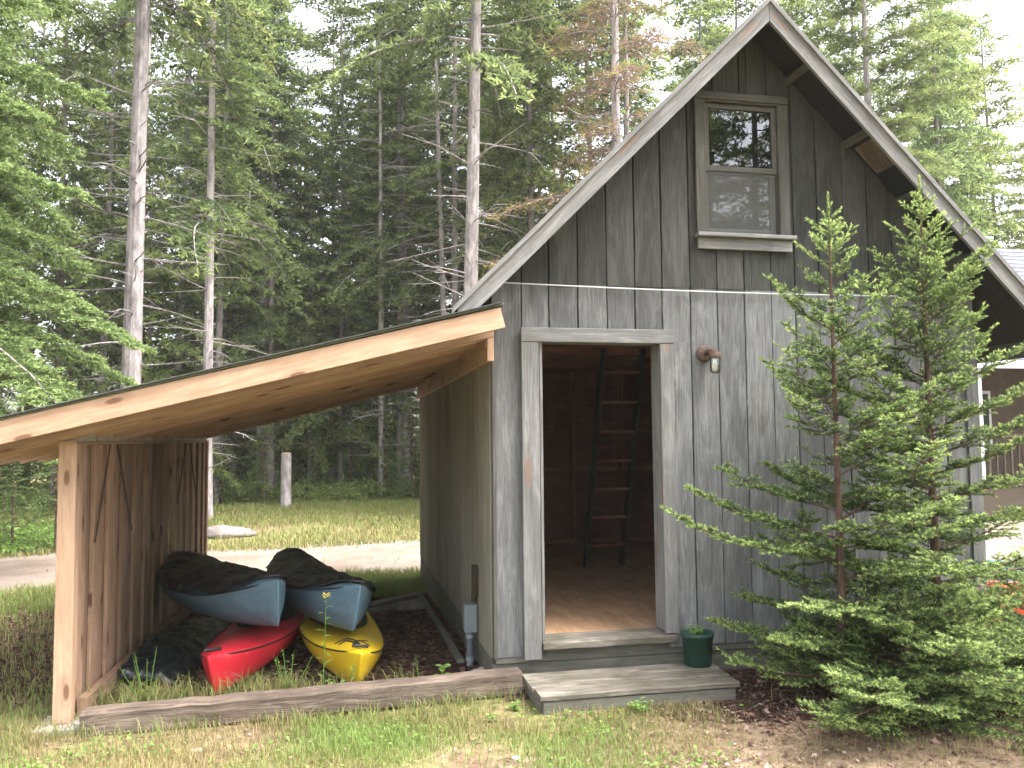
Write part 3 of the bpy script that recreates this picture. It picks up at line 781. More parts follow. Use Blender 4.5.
# wall lamp
lp = thing('wall_lamp', 'rusty jelly-jar lamp on the grey boards right of the doorway', 'lamp', (1.43, -.022, 2.0))
mb = MB(); lathe(mb, (1.425, -.024, 2.005), [(0, 0), (.052, 0), (.055, .012), (.045, .022), (.02, .026), (0, .026)], 22, (0, -1, 0)); mb.build('base_plate', M['rust'], lp, True)
mb = MB(); tube(mb, [(1.425, -.045, 2.005), (1.435, -.085, 2.018), (1.45, -.115, 2.015), (1.457, -.125, 1.995)], [.017, .019, .024, .034], 14)
lathe(mb, (1.457, -.125, 1.965), [(.040, 0), (.043, .008), (.040, .035), (.02, .048), (0, .05)], 20); mb.build('arm', M['rust'], lp, True)
mb = MB(); lathe(mb, (1.457, -.125, 1.868), [(0, 0), (.018, .001), (.029, .008), (.034, .022), (.035, .085), (.033, .1)], 20, tone=.5, ribs=1, rib=.0008); mb.build('glass_jar', M['jar'], lp, True)
mb = MB(); lathe(mb, (1.457, -.125, 1.885), [(0, 0), (.016, .006), (.021, .022), (.016, .045), (.010, .07), (0, .075)], 14); mb.build('bulb', plain_mat('frosted_bulb', (.75, .75, .72), .4, .4, .05), lp, True)

# wire across the gable
mb = MB(); pts = []
for k in range(21):
    f = k / 20; x = .06 + f * 3.40; pts.append((x, -.045, 2.437 - .020 * math.sin(math.pi * f) - .004 * f))
tube(mb, pts, .0042, 6)
tag(mb.build('wire', plain_mat('white_cable', (.62, .62, .62), .5, .4, .1)), 'thin white wire stretched across the shed front above the doorway', 'wire')

# flower pot on the step
fp = thing('plant_pot', 'dark green ribbed plastic pot of low weeds on the right end of the step', 'pot', (1.25, -.20, .052))
pm = plain_mat('green_plastic', (.012, .05, .036), .5, .4, .2, 12)
mb = MB(); lathe(mb, (1.25, -.215, .053), [(0, 0), (.078, 0), (.082, .004), (.094, .17), (.100, .172), (.101, .2), (.094, .2), (.092, .16), (0, .158)], 48, ribs=1, rib=.0012); mb.build('pot', pm, fp, True)
mb = MB(); lathe(mb, (1.25, -.215, .2155), [(.0, .012), (.05, .008), (.088, 0)], 20); mb.build('soil', M['duff'], fp, True)

# ------------------------------------------------------------------ KAYAKS
def plastic(name, col, var=.2):
    m, nt, out = new_mat(name)
    p = principled(nt, out, .42, .45)
    ob = N(nt, 'ShaderNodeTexCoord').outputs['Object']
    n = noise(nt, mapping(nt, ob, (3, 9, 9)), 1, 6, .65)
    r = ramp(nt, [(.35, tuple(v * (1 - var) for v in col)), (.6, col), (.8, tuple(v * .5 + .12 for v in col))]); nt.links.new(n, r.inputs[0])
    n2 = noise(nt, mapping(nt, ob, (6, 60, 60)), 1, 4, .7)      # scuffs along the hull
    r2 = ramp(nt, [(.60, 0.0), (.72, 1.0)]); nt.links.new(n2, r2.inputs[0])
    c = mix(nt, math_n(nt, 'MULTIPLY', r2.outputs[0], .22), r.outputs[0], (.42, .42, .40))
    nt.links.new(c, p.inputs['Base Color'])
    rr = ramp(nt, [(.3, .3), (.7, .6)]); nt.links.new(n, rr.inputs[0]); nt.links.new(rr.outputs[0], p.inputs['Roughness'])
    return m
def hull_fns(L, B, D):
    b = lambda s: max(.006, B / 2 * (1 - abs(s) ** 2.4) ** .8)
    zk = lambda s: .015 + .055 * abs(s) ** 4
    zs = lambda s: D + .13 * abs(s) ** 2.5
    zr = lambda s: zs(s) + .055 * (1 - abs(s) ** 6) ** .8 * (.55 + .45 * abs(s) ** .5) + .004
    return b, zk, zs, zr
def kayak(name, label, mat, bow, yaw, roll=0, pitch=0, L=2.9, B=.62, D=.20, cockpit=True, group=None):
    dx, dy = math.cos(yaw), math.sin(yaw)
    base = (bow[0] - dx * L / 2, bow[1] - dy * L / 2, bow[2] - math.sin(pitch) * L / 2)
    k = thing(name, label, 'kayak', base, group)
    k.rotation_mode = 'ZYX'; k.rotation_mode = 'XYZ'
    k.rotation_euler = (roll, -pitch, yaw)
    b, zk, zs, zr = hull_fns(L, B, D)
    n = 46
    S = [-math.cos(math.pi * i / (n - 1)) for i in range(n)]
    def ring(s):
        x = s * L / 2; h = b(s); lo, hi, rg = zk(s), zs(s), zr(s)
        rake = 0.05 * abs(s) ** 14 * (1 if s > 0 else -1)
        half = [(0, lo, 0), (.35 * h, lo + .012 * (h > .05), .0), (.72 * h, lo + (hi - lo) * .22, .3), (.93 * h, lo + (hi - lo) * .55, .6), (h, hi - .012, 1), (h * .985, hi + .004, 1),
                (.72 * h, hi + (rg - hi) * .42, 1), (.36 * h, hi + (rg - hi) * .80, 1), (0, rg, 1)]
        pts = [(x + rake * q, y, z) for (y, z, q) in half] + [(x + rake * q, -y, z) for (y, z, q) in half[-2:0:-1]]
        return pts
    hull = MB(); vs = []; fs = []
    for s in S: vs += ring(s)
    m = 16
    for i in range(n - 1):
        for j in range(m):
            fs.append((i * m + j, i * m + (j + 1) % m, (i + 1) * m + (j + 1) % m, (i + 1) * m + j))
    fs.append(tuple(range(m - 1, -1, -1))); fs.append(tuple((n - 1) * m + j for j in range(m)))
    hull.add(vs, fs)
    o = hull.build('hull', mat, None, True); o.parent = k
    md = o.modifiers.new('s', 'SUBSURF'); md.levels = 1; md.render_levels = 1
    sm = MB()      # seam / rub rail along both sides
    for sg in (-1, 1):
        tube(sm, [(s * L / 2, sg * (b(s) + .001), zs(s) - .004) for s in S[1:-1]], .0055, 5, cap=False)
    q = sm.build('rub_rail', M['black_metal'], None, True); q.parent = k
    hd = MB()
    for sg in (1,):
        x = sg * (L / 2 - .06)
        tube(hd, [(x, -.05, zr(.95) + .012), (x + sg * .01, 0, zr(.95) + .016), (x, .05, zr(.95) + .012)], .010, 6)
        tube(hd, [(x - sg * .08, 0, zr(.9) - .004), (x, 0, zr(.95) + .012)], .004, 5)
    q = hd.build('toggle_handle', M['black_metal'], None, True); q.parent = k
    if cockpit:
        c = MB(); ring_ = []
        for a in range(33):
            th = 2 * math.pi * a / 32; x = -.08 + .42 * math.cos(th); y = .215 * math.sin(th) * (1 - .12 * math.cos(th)); s = 2 * x / L
            zz = zs(s) + (zr(s) - zs(s)) * max(0, 1 - abs(y) / b(s)) + .022; ring_.append((x, y, zz))
        tube(c, ring_, .013, 6, cap=False)
        c.add([(x, y, z - .006) for (x, y, z) in ring_[:-1]], [tuple(range(32))])
        q = c.build('cockpit', M['black_metal'], None); q.parent = k
        s_ = MB(); tube(s_, [(-.42, -.12, zr(.3) + .02), (-.45, -.1, zr(.3) + .13), (-.45, .1, zr(.3) + .13), (-.42, .12, zr(.3) + .02)], .02, 6); q = s_.build('seat_back', M['black_metal'], None, True); q.parent = k
    return k, (b, zk, zs, zr)

red = plastic('red_polyethylene', (.48, .014, .028)); yel = plastic('yellow_polyethylene', (.62, .42, .012)); blu = plastic('steel_blue_polyethylene', (.105, .185, .245), .3)
kr, _ = kayak('kayak', 'red kayak lying on the ground under the left blue kayak', red, (-1.64, .20, -.135), R(-99), R(6), R(-2), B=.60, L=2.6, D=.19)
ky, fy = kayak('kayak', 'yellow kayak with a black zigzag mark under the right blue kayak', yel, (-.83, .20, -.145), R(-84), R(-7), R(-3.0), B=.60, D=.17, L=2.35)
k1, f1 = kayak('kayak', 'steel blue kayak with a black cover resting on the red kayak', blu, (-1.30, .52, .195), R(-66), R(4), R(2.2), B=.66, D=.235, L=2.6, cockpit=False)
k2, f2 = kayak('kayak', 'steel blue kayak with a black cover resting on the yellow kayak', blu, (-.84, .46, .150), R(-77), R(-7), R(1.8), B=.66, D=.23, L=2.6, cockpit=False)
# zigzag mark on the yellow bow deck
L = 2.35; b, zk, zs, zr = fy; lg_ = MB()
def dk_pt(x, y):
    s = 2 * x / L; h = b(s); return (x, y, zs(s) + (zr(s) - zs(s)) * max(0, 1 - (abs(y) / h) ** 1.3) + .003)
def stroke(pts, r=.0055):
    out = []
    for a, c in zip(pts[:-1], pts[1:]):
        for q in range(4): out.append(dk_pt(a[0] + (c[0] - a[0]) * q / 4, a[1] + (c[1] - a[1]) * q / 4))
    out.append(dk_pt(*pts[-1])); tube(lg_, out, r, 5)
stroke([(.90, -.10), (.81, -.045), (.92, -.01), (.79, .045), (.90, .10)])
stroke([(.85, -.12), (.74, -.03), (.84, .02), (.71, .11)])
stroke([(.97, -.02), (.94, .012), (.975, .02), (.945, -.018)], .007)
o = lg_.build('deck_mark', M['black_metal'], None); o.parent = ky

def fabric(name, col):
    m, nt, out = new_mat(name)
    p = principled(nt, out, .38, .5)
    ob = N(nt, 'ShaderNodeTexCoord').outputs['Object']
    n = noise(nt, mapping(nt, ob, (5, 12, 8)), 1, 2, .45, 1.5)
    r = ramp(nt, [(.3, tuple(v * .6 for v in col)), (.7, tuple(v * 1.6 for v in col))]); nt.links.new(n, r.inputs[0]); nt.links.new(r.outputs[0], p.inputs['Base Color'])
    bump(nt, p, n, .012, .7); return m
M['cover'] = fabric('black_nylon', (.008, .010, .014))
def cover(k, fns, L, s0, s1, label, seed, lift=.03, skirt=.004):
    """a crumpled black cover drawn over the kayak's deck"""
    b, zk, zs, zr = fns; g = np.random.default_rng(seed)
    nu, nv = 70, 46; V = []; 
    ph = g.uniform(0, 6.28, 12)
    for i in range(nu + 1):
        s = s0 + (s1 - s0) * i / nu; x = s * L / 2; h = b(s)
        endf = min(1, (i / nu) / .06, (1 - i / nu) / .06)
        for j in range(nv + 1):
            v = -1.0 + 2 * j / nv; y = v * (h + .012); e = abs(v)
            z = zs(s) + (zr(s) - zs(s)) * max(0, 1 - e ** 1.6) + .010
            if e > .92: z -= (e - .92) / .08 * (skirt + .02 * math.sin(9 * x + ph[0]))
            bulge = .5 * lift * (1 + 1.4 * math.sin(x * 3.1 + ph[1]) * .5) * (1 - e ** 4)
            fold = 0
            for q in range(6):
                a = ph[q]; fr = 6 + 4.5 * q
                w = math.sin(fr * (x * math.cos(a) + y * math.sin(a) * 1.6) + ph[q + 5] + 2.2 * math.sin(4 * y + 5 * x + ph[q]))
                fold += (1 - abs(w)) ** 1.6 * .020 / (1 + q * .7)
            z += (bulge + fold * (1 - .5 * e ** 3)) * max(0, endf) + .002
            V.append((x + .01 * math.sin(17 * y + ph[3]), y + .008 * math.sin(11 * x + ph[4]), z))
    F = [(i * (nv + 1) + j, i * (nv + 1) + j + 1, (i + 1) * (nv + 1) + j + 1, (i + 1) * (nv + 1) + j) for i in range(nu) for j in range(nv)]
    mb = MB(); mb.add([(0, 0, 0)] * 0 + V, F)
    o = mb.build('kayak_cover', M['cover'], None, True)
    md = o.modifiers.new('t', 'SOLIDIFY'); md.thickness = .004
    o.location = k.location; o.rotation_euler = k.rotation_euler
    tag(o, label, 'cover'); return o
cover(k1, f1, 2.6, -.93, .84, 'crumpled black cover drawn over the left blue kayak', 3, .018)
cover(k2, f2, 2.6, -.93, .78, 'crumpled black cover drawn over the right blue kayak', 8, .028)
# dark tarp slumped between the kayaks and the plank wall
g = np.random.default_rng(5); nu, nv = 60, 40; V = []
for i in range(nu + 1):
    for j in range(nv + 1):
        u, v = i / nu, j / nv; y = .62 + 2.4 * u; x = -2.29 + .40 * v
        base_ = gzf(x, y) + .01
        hgt = .17 * (1 - v) ** .8 * (math.sin(math.pi * min(1, u * 1.15 + .12)) ** .5) * (.8 + .2 * math.sin(5 * u + 1)) * (1 if 0 < i < nu else .05)
        f = sum((1 - abs(math.sin((5 + 3 * q) * (u * 1.7 + v * .7 * (q % 3 - 1)) + q * 1.3 + 2 * math.sin(3 * v + q)))) ** 2 * .03 / (1 + .4 * q) for q in range(5))
        V.append((x + .02 * math.sin(9 * u), y, base_ + hgt + f * (1 if 0 < j < nv else 0)))
F = [(i * (nv + 1) + j, i * (nv + 1) + j + 1, (i + 1) * (nv + 1) + j + 1, (i + 1) * (nv + 1) + j) for i in range(nu) for j in range(nv)]
mb = MB(); mb.add(V, F); o = mb.build('tarp', M['cover'], None, True); md = o.modifiers.new('t', 'SOLIDIFY'); md.thickness = .005
tag(o, 'black tarp slumped against the plank wall left of the kayaks', 'tarp')

# kayaks on the lawn right of the shed
org = plastic('orange_red_polyethylene', (.62, .075, .03)); sky_b = plastic('light_blue_polyethylene', (.16, .42, .60))
kayak('kayak', 'orange-red kayak on the grass right of the shed behind the spruces', org, (3.78, .30, -.06), R(172), R(20), 0, B=.66, D=.30)
kayak('kayak', 'light blue kayak lying behind the orange-red kayak right of the shed', sky_b, (4.25, 1.25, -.02), R(176), R(12), 0, B=.64, D=.28)

# ------------------------------------------------------------------ GROUND
def grid_sheet(name, xs, ys_, mat, lift=0.0, inside=None, kind='structure'):
    X, Y = np.meshgrid(xs, ys_, indexing='ij'); Z = gz(X, Y) + lift
    if inside is None: Z = Z + np.where(Y > 60, 0, 0)
    V = np.stack([X, Y, Z], -1).reshape(-1, 3); nx, ny = len(xs), len(ys_)
    i, j = np.meshgrid(np.arange(nx - 1), np.arange(ny - 1), indexing='ij'); a = (i * ny + j).ravel()
    F = np.stack([a, a + ny, a + ny + 1, a + 1], 1)
    if inside is not None:
        c = V[F].mean(1); F = F[inside(c[:, 0], c[:, 1])]
        used = np.unique(F); mp = np.full(len(V), -1); mp[used] = np.arange(len(used)); V = V[used]; F = mp[F]
    o = fast_mesh(name, V, F, np.full(len(F), .5), mat); tag(o, kind=kind)
    o.data.polygons.foreach_set('use_smooth', [True] * len(F)); return o
def axis(lo, f0, f1, hi, step, big):
    return np.array(sorted(set([round(v, 3) for v in list(np.arange(f0, f1 + 1e-6, step)) + list(np.linspace(lo, f0, big)) + list(np.linspace(f1, hi, big))])))
grid_sheet('ground', axis(-300, -9, 12, 300, .15, 14), axis(-120, -4, 24, 300, .15, 14), M['lawn'])
def wav(x, y, s=1.0, p=0.0): return .5 * np.sin(x * 1.9 * s + p) + .3 * np.sin(x * 4.3 * s + y * 3.1 * s + p * 2) + .25 * np.sin(y * 5.7 * s + p + x) + .15 * np.sin(x * 13 * s + p) * np.sin(y * 11 * s)
grid_sheet('road', np.arange(-34, 34, .12), np.arange(.5, 14, .12), M['gravel'], .008,
           lambda x, y: ((y > 5.05 + .18 * wav(x, y * 0, .5) + .012 * (x + 1) ** 2 * 0) & (y < 8.7 + .3 * wav(x, 0 * y, .4, 2)) & (x < 6)) | ((x > 4.9 + .3 * wav(x * 0, y, .6)) & (y > 1.9 + .2 * wav(x, y * 0, .7)) & (y < 12)))
duffs = [(lambda x, y: (x > -2.40) & (x < .02) & (y > -.10 + .04 * wav(x, y, 2)) & (y < 5.0 + .3 * wav(x, y * 0, 1.3)), (-2.5, .1), (-.3, 5.8)),
         (lambda x, y: (x < -2.42) & (((x + 3.4) / 1.5) ** 2 + ((y - 2.4) / 1.75) ** 2 < 1 + .3 * wav(x, y, 1)), (-6, -2.4), (-.2, 5)),
         (lambda x, y: (((x - 2.4) / 1.55) ** 2 + ((y + .55) / .72) ** 2 < 1 + .25 * wav(x, y, 1.5)) | ((x > 0) & (x < 3.6) & (y > -.3) & (y < .3)), (-.1, 5), (-2, .35))]
for fn, bx, by in duffs: grid_sheet('soil', np.arange(bx[0], bx[1], .04), np.arange(by[0], by[1], .04), M['duff'], .005, fn)
grid_sheet('dry_ground', np.arange(-1.2, 7, .05), np.arange(-3, 0, .05), M['drygrass'], .0025,
           lambda x, y: (y < -.72 + .1 * wav(x, y, 1.2) - np.clip(.9 - x, 0, 9) * .45))

leafg = leaf_mat('grass_blades', ((.36, .28, .155), (.20, .235, .07), (.21, .32, .085)), .35, .6, 0, .15)
def grass(name, x, y, h, w, tone, mat=leafg, lean=.45, kind='stuff', lift=0.0):
    n = len(x); g = np.random.default_rng(len(x)); z = gz(x, y) + lift - .003
    a = g.uniform(0, 6.283, n); ln = g.uniform(.1, lean, n) * 1.6; fa = a + g.normal(0, .8, n) + 1.57
    d = np.stack([np.cos(a), np.sin(a), np.zeros(n)], 1); s = np.stack([np.cos(fa), np.sin(fa), np.zeros(n)], 1) * w[:, None] / 2
    B = np.stack([x, y, z], 1); Mi = B + d * (ln * h * .30)[:, None] + np.array([0, 0, 1]) * (h * .6)[:, None]; T = B + d * (ln * h * 1.0)[:, None] + np.array([0, 0, 1]) * (h * (1 - .35 * ln))[:, None]
    V = np.stack([B - s, B + s, Mi - s * .75, Mi + s * .75, T], 1).reshape(-1, 3)
    k = (np.arange(n) * 5)[:, None]; F = np.concatenate([k + [0, 1, 3], k + [0, 3, 2], k + [2, 3, 4]])
    o = fast_mesh(name, V, F, np.tile(tone, 3), mat); tag(o, kind=kind); return o
g = np.random.default_rng(11)
def scatter(n, x0, x1, y0, y1, dens):
    x = g.uniform(x0, x1, n); y = g.uniform(y0, y1, n); k = g.random(n) < dens(x, y); return x[k], y[k]
def sm(v, a, b): t = np.clip((v - a) / (b - a), 0, 1); return t * t * (3 - 2 * t)
def blot(x, y, s=1.0, p=0.0): return .5 + .25 * np.sin(3.1 * s * x + 1.7 * np.sin(2.3 * s * y + p) + p) + .25 * np.sin(4.7 * s * y + 1.3 * np.sin(3.9 * s * x + p))
# front lawn, thick near the timber and thin on the dry ground to the right
def dn(x, y):
    green = sm(blot(x, y, 1.1), .15, .7) * sm(.9 - x + .3 * blot(x, y, 2), -.3, .8)
    d = .10 + .85 * green + .35 * ((x > .2) & (x < 1.2) & (y > -.95))
    d = d * (1 - .9 * ((x > 1.15) & (y > -1.15))) * ~((x > .13) & (x < 1.36) & (y > -.62)) * ~((y > -.28) & (y < -.09) & (x > -2.3) & (x < .15))
    return d * ~((x > -2.3) & (y > -.1))
x, y = scatter(260000, -4.2, 3.6, -2.6, -.02, dn)
hh = .022 + .05 * g.random(len(x)) ** 1.5 * (.5 + blot(x, y, 1.7, 1)) + .03 * (y > -.5) * g.random(len(x))
tn = np.clip(.10 + .66 * sm(blot(x, y, .9, 2), .2, .8) * sm(1.3 - x, -.4, 1.6) + g.normal(0, .2, len(x)), 0, 1)
grass('grass', x, y, hh, g.uniform(.0022, .0048, len(x)), tn)
# long grass behind the timber and along the lean-to wall
x, y = scatter(12000, -2.36, -.45, -.06, .62, lambda x, y: (1 - sm(y, .05, .5)) * (.12 + .88 * sm(-x, .7, 1.5)) * blot(x, y, 3) * .9 * (1 - ((x > -2.1) & (y > .35))))
grass('long_grass', x, y, g.uniform(.06, .24, len(x)), g.uniform(.003, .006, len(x)), np.clip(g.normal(.42, .25, len(x)), 0, 1), lean=.7)
x, y = scatter(2600, -2.6, .16, -.34, -.20, lambda x, y: .6 * blot(x, y, 3))
grass('long_grass', x, y, g.uniform(.05, .13, len(x)), g.uniform(.003, .005, len(x)), np.clip(g.normal(.45, .3, len(x)), 0, 1), lean=.6)
x, y = scatter(16000, .0, 4.0, -2.4, -.75, lambda x, y: .35 * sm(blot(x, y, 1.9, 4), .35, .8) + .06)
grass('dry_grass', x, y, g.uniform(.01, .04, len(x)), g.uniform(.002, .004, len(x)), np.clip(g.normal(.08, .15, len(x)), 0, 1), lean=1.0)
# lawn left of the lean-to
x, y = scatter(60000, -7.5, -2.46, -.2, 5.4, lambda x, y: .25 + .75 * (1 - np.exp(-np.maximum(0, ((x + 3.4) / 1.6) ** 2 + ((y - 2.4) / 1.75) ** 2 - .8) * 2)) * (.4 + .6 * blot(x, y, .8)))
grass('grass', x, y, g.uniform(.03, .12, len(x)), g.uniform(.004, .009, len(x)), np.clip(g.normal(.5, .25, len(x)), 0, 1))
# verge right behind the lean-to and the clearing beyond the road
x, y = scatter(26000, -4.5, 1.5, 3.9, 5.4, lambda x, y: .3 + .7 * sm(x + .2 * blot(x, y), -2.6, -.6))
grass('grass', x, y, g.uniform(.05, .17, len(x)), g.uniform(.005, .010, len(x)), np.clip(g.normal(.62, .22, len(x)), 0, 1))
x, y = scatter(120000, -13, 6, 8.4, 19.5, lambda x, y: .25 + .75 * sm(blot(x, y, .35, 1) + .05 * (y - 10), .1, .9))
grass('grass', x, y, g.uniform(.04, .15, len(x)), g.uniform(.010, .022, len(x)), np.clip(g.normal(.40, .2, len(x)) + .02 * (y - 12), 0, 1))
x, y = scatter(12000, 3.5, 12, -1.5, 4, lambda x, y: .5 + 0 * x)
grass('grass', x, y, g.uniform(.04, .12, len(x)), g.uniform(.005, .012, len(x)), np.clip(g.normal(.45, .2, len(x)), 0, 1))

x, y = scatter(16000, -12, 5, 5.0, 8.9, lambda x, y: np.maximum(sm(y, 7.9, 8.8), 1 - sm(y, 5.0, 5.75)) * blot(x, y, 1.5) * .9 + .10 * np.exp(-((y - 6.9) / .25) ** 2))
grass('grass', x, y, g.uniform(.03, .10, len(x)), g.uniform(.006, .014, len(x)), np.clip(g.normal(.45, .25, len(x)), 0, 1), lean=.8, lift=.008)
# fallen leaves, needles, bark crumbs
def litter(name, x, y, sz, mat, tone, lift=.006, elong=1.6):
    n = len(x); gg = np.random.default_rng(n + 5); z = gz(x, y) + lift + gg.uniform(0, .012, n)
    a = gg.uniform(0, 6.283, n); u = np.stack([np.cos(a), np.sin(a), gg.normal(0, .25, n)], 1) * (sz * elong / 2)[:, None]
    v = np.stack([-np.sin(a), np.cos(a), gg.normal(0, .35, n)], 1) * (sz / 2)[:, None]
    C = np.stack([x, y, z], 1); up_ = np.array([0, 0, 1]) * (sz * .25)[:, None]
    V = np.stack([C - u, C - u * .2 - v + up_ * .6, C + u, C - u * .2 + v + up_, ], 1).reshape(-1, 3); V[:, 2] = np.maximum(V[:, 2], gz(V[:, 0], V[:, 1]) + .004)
    k = (np.arange(n) * 4)[:, None]; o = fast_mesh(name, V, k + [0, 1, 2, 3], tone, mat); tag(o, kind='stuff'); return o
deadleaf = leaf_mat('dead_leaves', ((.07, .04, .03), (.22, .13, .10), (.42, .30, .26)), .1, .8, 0, .1)
x, y = scatter(9000, .2, 4.2, -1.9, -.3, lambda x, y: np.exp(-((x - 1.05) ** 2 / .12 + (y + .82) ** 2 / .03)) * .5 + .10 * (x > 1.1) + .10)
k = ~((x > .13) & (x < 1.36) & (y > -.63)); x, y = x[k], y[k]
litter('fallen_leaves', x, y, g.uniform(.008, .028, len(x)), deadleaf, g.random(len(x)) ** 1.3)
x, y = scatter(7000, -3.5, 1.2, -2.4, -.25, lambda x, y: .16 + 0 * x)
litter('fallen_leaves', x, y, g.uniform(.006, .018, len(x)), deadleaf, g.random(len(x)))
x, y = scatter(9000, -2.3, 0, -.05, 4.8, lambda x, y: .5 + 0 * x)
litter('bark_crumbs', x, y, g.uniform(.01, .04, len(x)), deadleaf, g.random(len(x)) * .45)
x, y = scatter(9000, -5.5, -2.45, .3, 4.5, lambda x, y: .6 + 0 * x)
litter('bark_crumbs', x, y, g.uniform(.01, .035, len(x)), deadleaf, g.random(len(x)) * .6)
x, y = scatter(9000, 1.2, 4.6, -1.3, .3, lambda x, y: .6 + 0 * x)
litter('spruce_litter', x, y, g.uniform(.005, .018, len(x)), deadleaf, g.random(len(x)) * .6, elong=3)

def rock(label, x, y, r, squash=.6, col=(.35, .33, .31), cat='stone', name='stone', seed=1, dz=0.0):
    gg = np.random.default_rng(seed); nu, nv = 14, 9; V = []; F = []
    ph = gg.uniform(0, 6.28, 6)
    for i in range(nv + 1):
        th = math.pi * i / nv
        for j in range(nu):
            a = 2 * math.pi * j / nu; d = np.array([math.sin(th) * math.cos(a), math.sin(th) * math.sin(a), math.cos(th)])
            q = 1 + .13 * math.sin(3 * d[0] * 2 + ph[0]) + .12 * math.sin(4 * d[1] + ph[1]) + .09 * math.sin(7 * d[2] + ph[2]) * math.sin(5 * d[0] + ph[3])
            V.append(d * r * q * np.array([1.25, 1, squash]))
    for i in range(nv):
        for j in range(nu): F.append((i * nu + j, i * nu + (j + 1) % nu, (i + 1) * nu + (j + 1) % nu, (i + 1) * nu + j))
    mb = MB(); mb.add(V, F); o = mb.build(name, plain_mat('rock_' + str(seed), col, .9, .2, .4, 6 / max(r, .05) * .3, .01), None, True)
    o.location = (x, y, gzf(x, y) + r * squash * .35 + dz); tag(o, label, cat); return o
rock('low grey boulder at the edge of the grass clearing behind the plank wall', -2.95, 10.4, .38, .36, (.22, .195, .18), 'boulder', 'boulder', 2)
rock('pale round stone at the foot of the shed corner beside the conduit', -.03, .30, .045, .7, (.5, .47, .43), 'stone', 'stone', 3)
rock('pinkish brick chip in the grass in front of the timber', -1.62, -.62, .028, .5, (.55, .33, .26), 'stone', 'stone', 4)
rock('flat grey stone beside the far end of the side wall', -.25, 3.1, .14, .35, (.25, .22, .20), 'stone', 'stone', 5)
rock('small white pebble in the grass at the front edge of the lawn', -.10, -1.15, .02, .5, (.6, .58, .55), 'stone', 'stone', 6)
for i, (a, b, lab) in enumerate((((-.62, 3.3), (-.12, 3.75), 'pale board scrap lying on the dark soil by the far end of the side wall'),
                                 ((-.75, 2.75), (-.10, 3.35), 'dark weathered board scrap on the soil beside the side wall'),
                                 ((-.12, .55), (-.10, 3.6), 'long thin batten lying along the foot of the khaki side wall'))):
    mb = MB(); board(mb, (a[0], a[1], gzf(*a) + .035), (b[0], b[1], gzf(*b) + .04), (0, 1, 0) if i < 2 else (1, 0, 0), .11 if i < 2 else .05, .025, .5)
    tag(mb.build('board_scrap', M['trim'] if i == 0 else M['found']), lab, 'board')

# fallen twigs
tw_ = MB(); tg = random.Random(9)
for k in range(150):
    x_, y_ = (tg.uniform(-2.5, 3.6), tg.uniform(-2.0, -.3)) if k < 80 else (tg.uniform(1.3, 3.6), tg.uniform(-1.3, -.1)) if k < 115 else (tg.uniform(-2.2, -.1), tg.uniform(.2, 4))
    if .1 < x_ < 1.38 and -.66 < y_ < -.1: continue
    a_ = tg.uniform(0, 6.283); L_ = tg.uniform(.05, .22); p_ = [(x_ + math.cos(a_ + .3 * q * tg.uniform(-1, 1)) * L_ * q / 3, y_ + math.sin(a_) * L_ * q / 3, 0) for q in range(4)]
    tube(tw_, [(q[0], q[1], gzf(q[0], q[1]) + .008 + .004 * (i % 2)) for i, q in enumerate(p_)], [.0035, .003, .0022, .001], 4, tone=tg.random())
tag(tw_.build('fallen_twigs', plain_mat('twig_bark', (.20, .15, .12), .9, .1, .5, 9)), kind='stuff')
# ---- small leafy plants
herb = leaf_mat('herb_leaves', ((.09, .16, .03), (.16, .29, .06), (.27, .42, .10)), .4, .5, .2, .3)
def leaf(mb, p, d, L, w, tone=.5, droop=.3):
    d = unit(d); s = unit(np.cross(d, (0, 0, 1))) if abs(d[2]) < .95 else np.array([1, 0, 0]); nn = np.cross(s, d)
    p = np.array(p, float); pts = []
    for t, ww in ((0, .1), (.25, .8), (.5, 1), (.75, .72), (1, .04)):
        c = p + d * L * t - np.array([0, 0, 1]) * droop * L * t * t
        pts += [c - s * w / 2 * ww + nn * w * .12 * ww, c, c + s * w / 2 * ww + nn * w * .12 * ww]
    fs = []
    for i in range(4):
        for j in range(2): q = i * 3 + j; fs.append((q, q + 1, q + 4, q + 3))
    mb.add(pts, fs, None, tone)
def leafy(name, label, x, y, h, nl, L, w, seed, cat='plant', z=None, stems=3, spread=.5, flower=None, droop=.3):
    gg = random.Random(seed); z = gzf(x, y) if z is None else z
    root = thing(name, label, cat, (x, y, z)); s_ = MB(); l_ = MB()
    for k in range(stems):
        a = gg.uniform(0, 6.283); tip = np.array([math.cos(a) * spread * h * gg.uniform(.2, 1), math.sin(a) * spread * h * gg.uniform(.2, 1), h * gg.uniform(.7, 1)]) if stems > 1 else np.array([.03 * h, .02 * h, h])
        base_ = np.array([x, y, z]); pts = [base_ + tip * t + np.array([0, 0, -.02 * h * math.sin(math.pi * t)]) for t in (0, .35, .7, 1)]
        tube(s_, pts, [.0035, .003, .0022, .0012], 5)
        for q in range(nl // stems):
            t = .12 + .88 * (q + .5) / (nl / stems); a2 = q * 2.4 + gg.uniform(-.4, .4)
            leaf(l_, base_ + tip * t, (math.cos(a2), math.sin(a2), gg.uniform(.2, .7)), L * gg.uniform(.6, 1.1) * (1.15 - .5 * t), w * gg.uniform(.8, 1.1) * (1.1 - .4 * t), gg.uniform(.2, 1), droop)
        if flower:
            fl_ = MB()
            for q in range(16):
                a2 = q * 2.4; pz = base_ + tip + np.array([math.cos(a2) * .012, math.sin(a2) * .012, -.002 * q]); leaf(fl_, pz, (math.cos(a2), math.sin(a2), .5), .018, .012, .9, .1)
            fl_.build('flower', flower, root)
    s_.build('stem', herb, root); l_.build('leaves', herb, root)
    return root
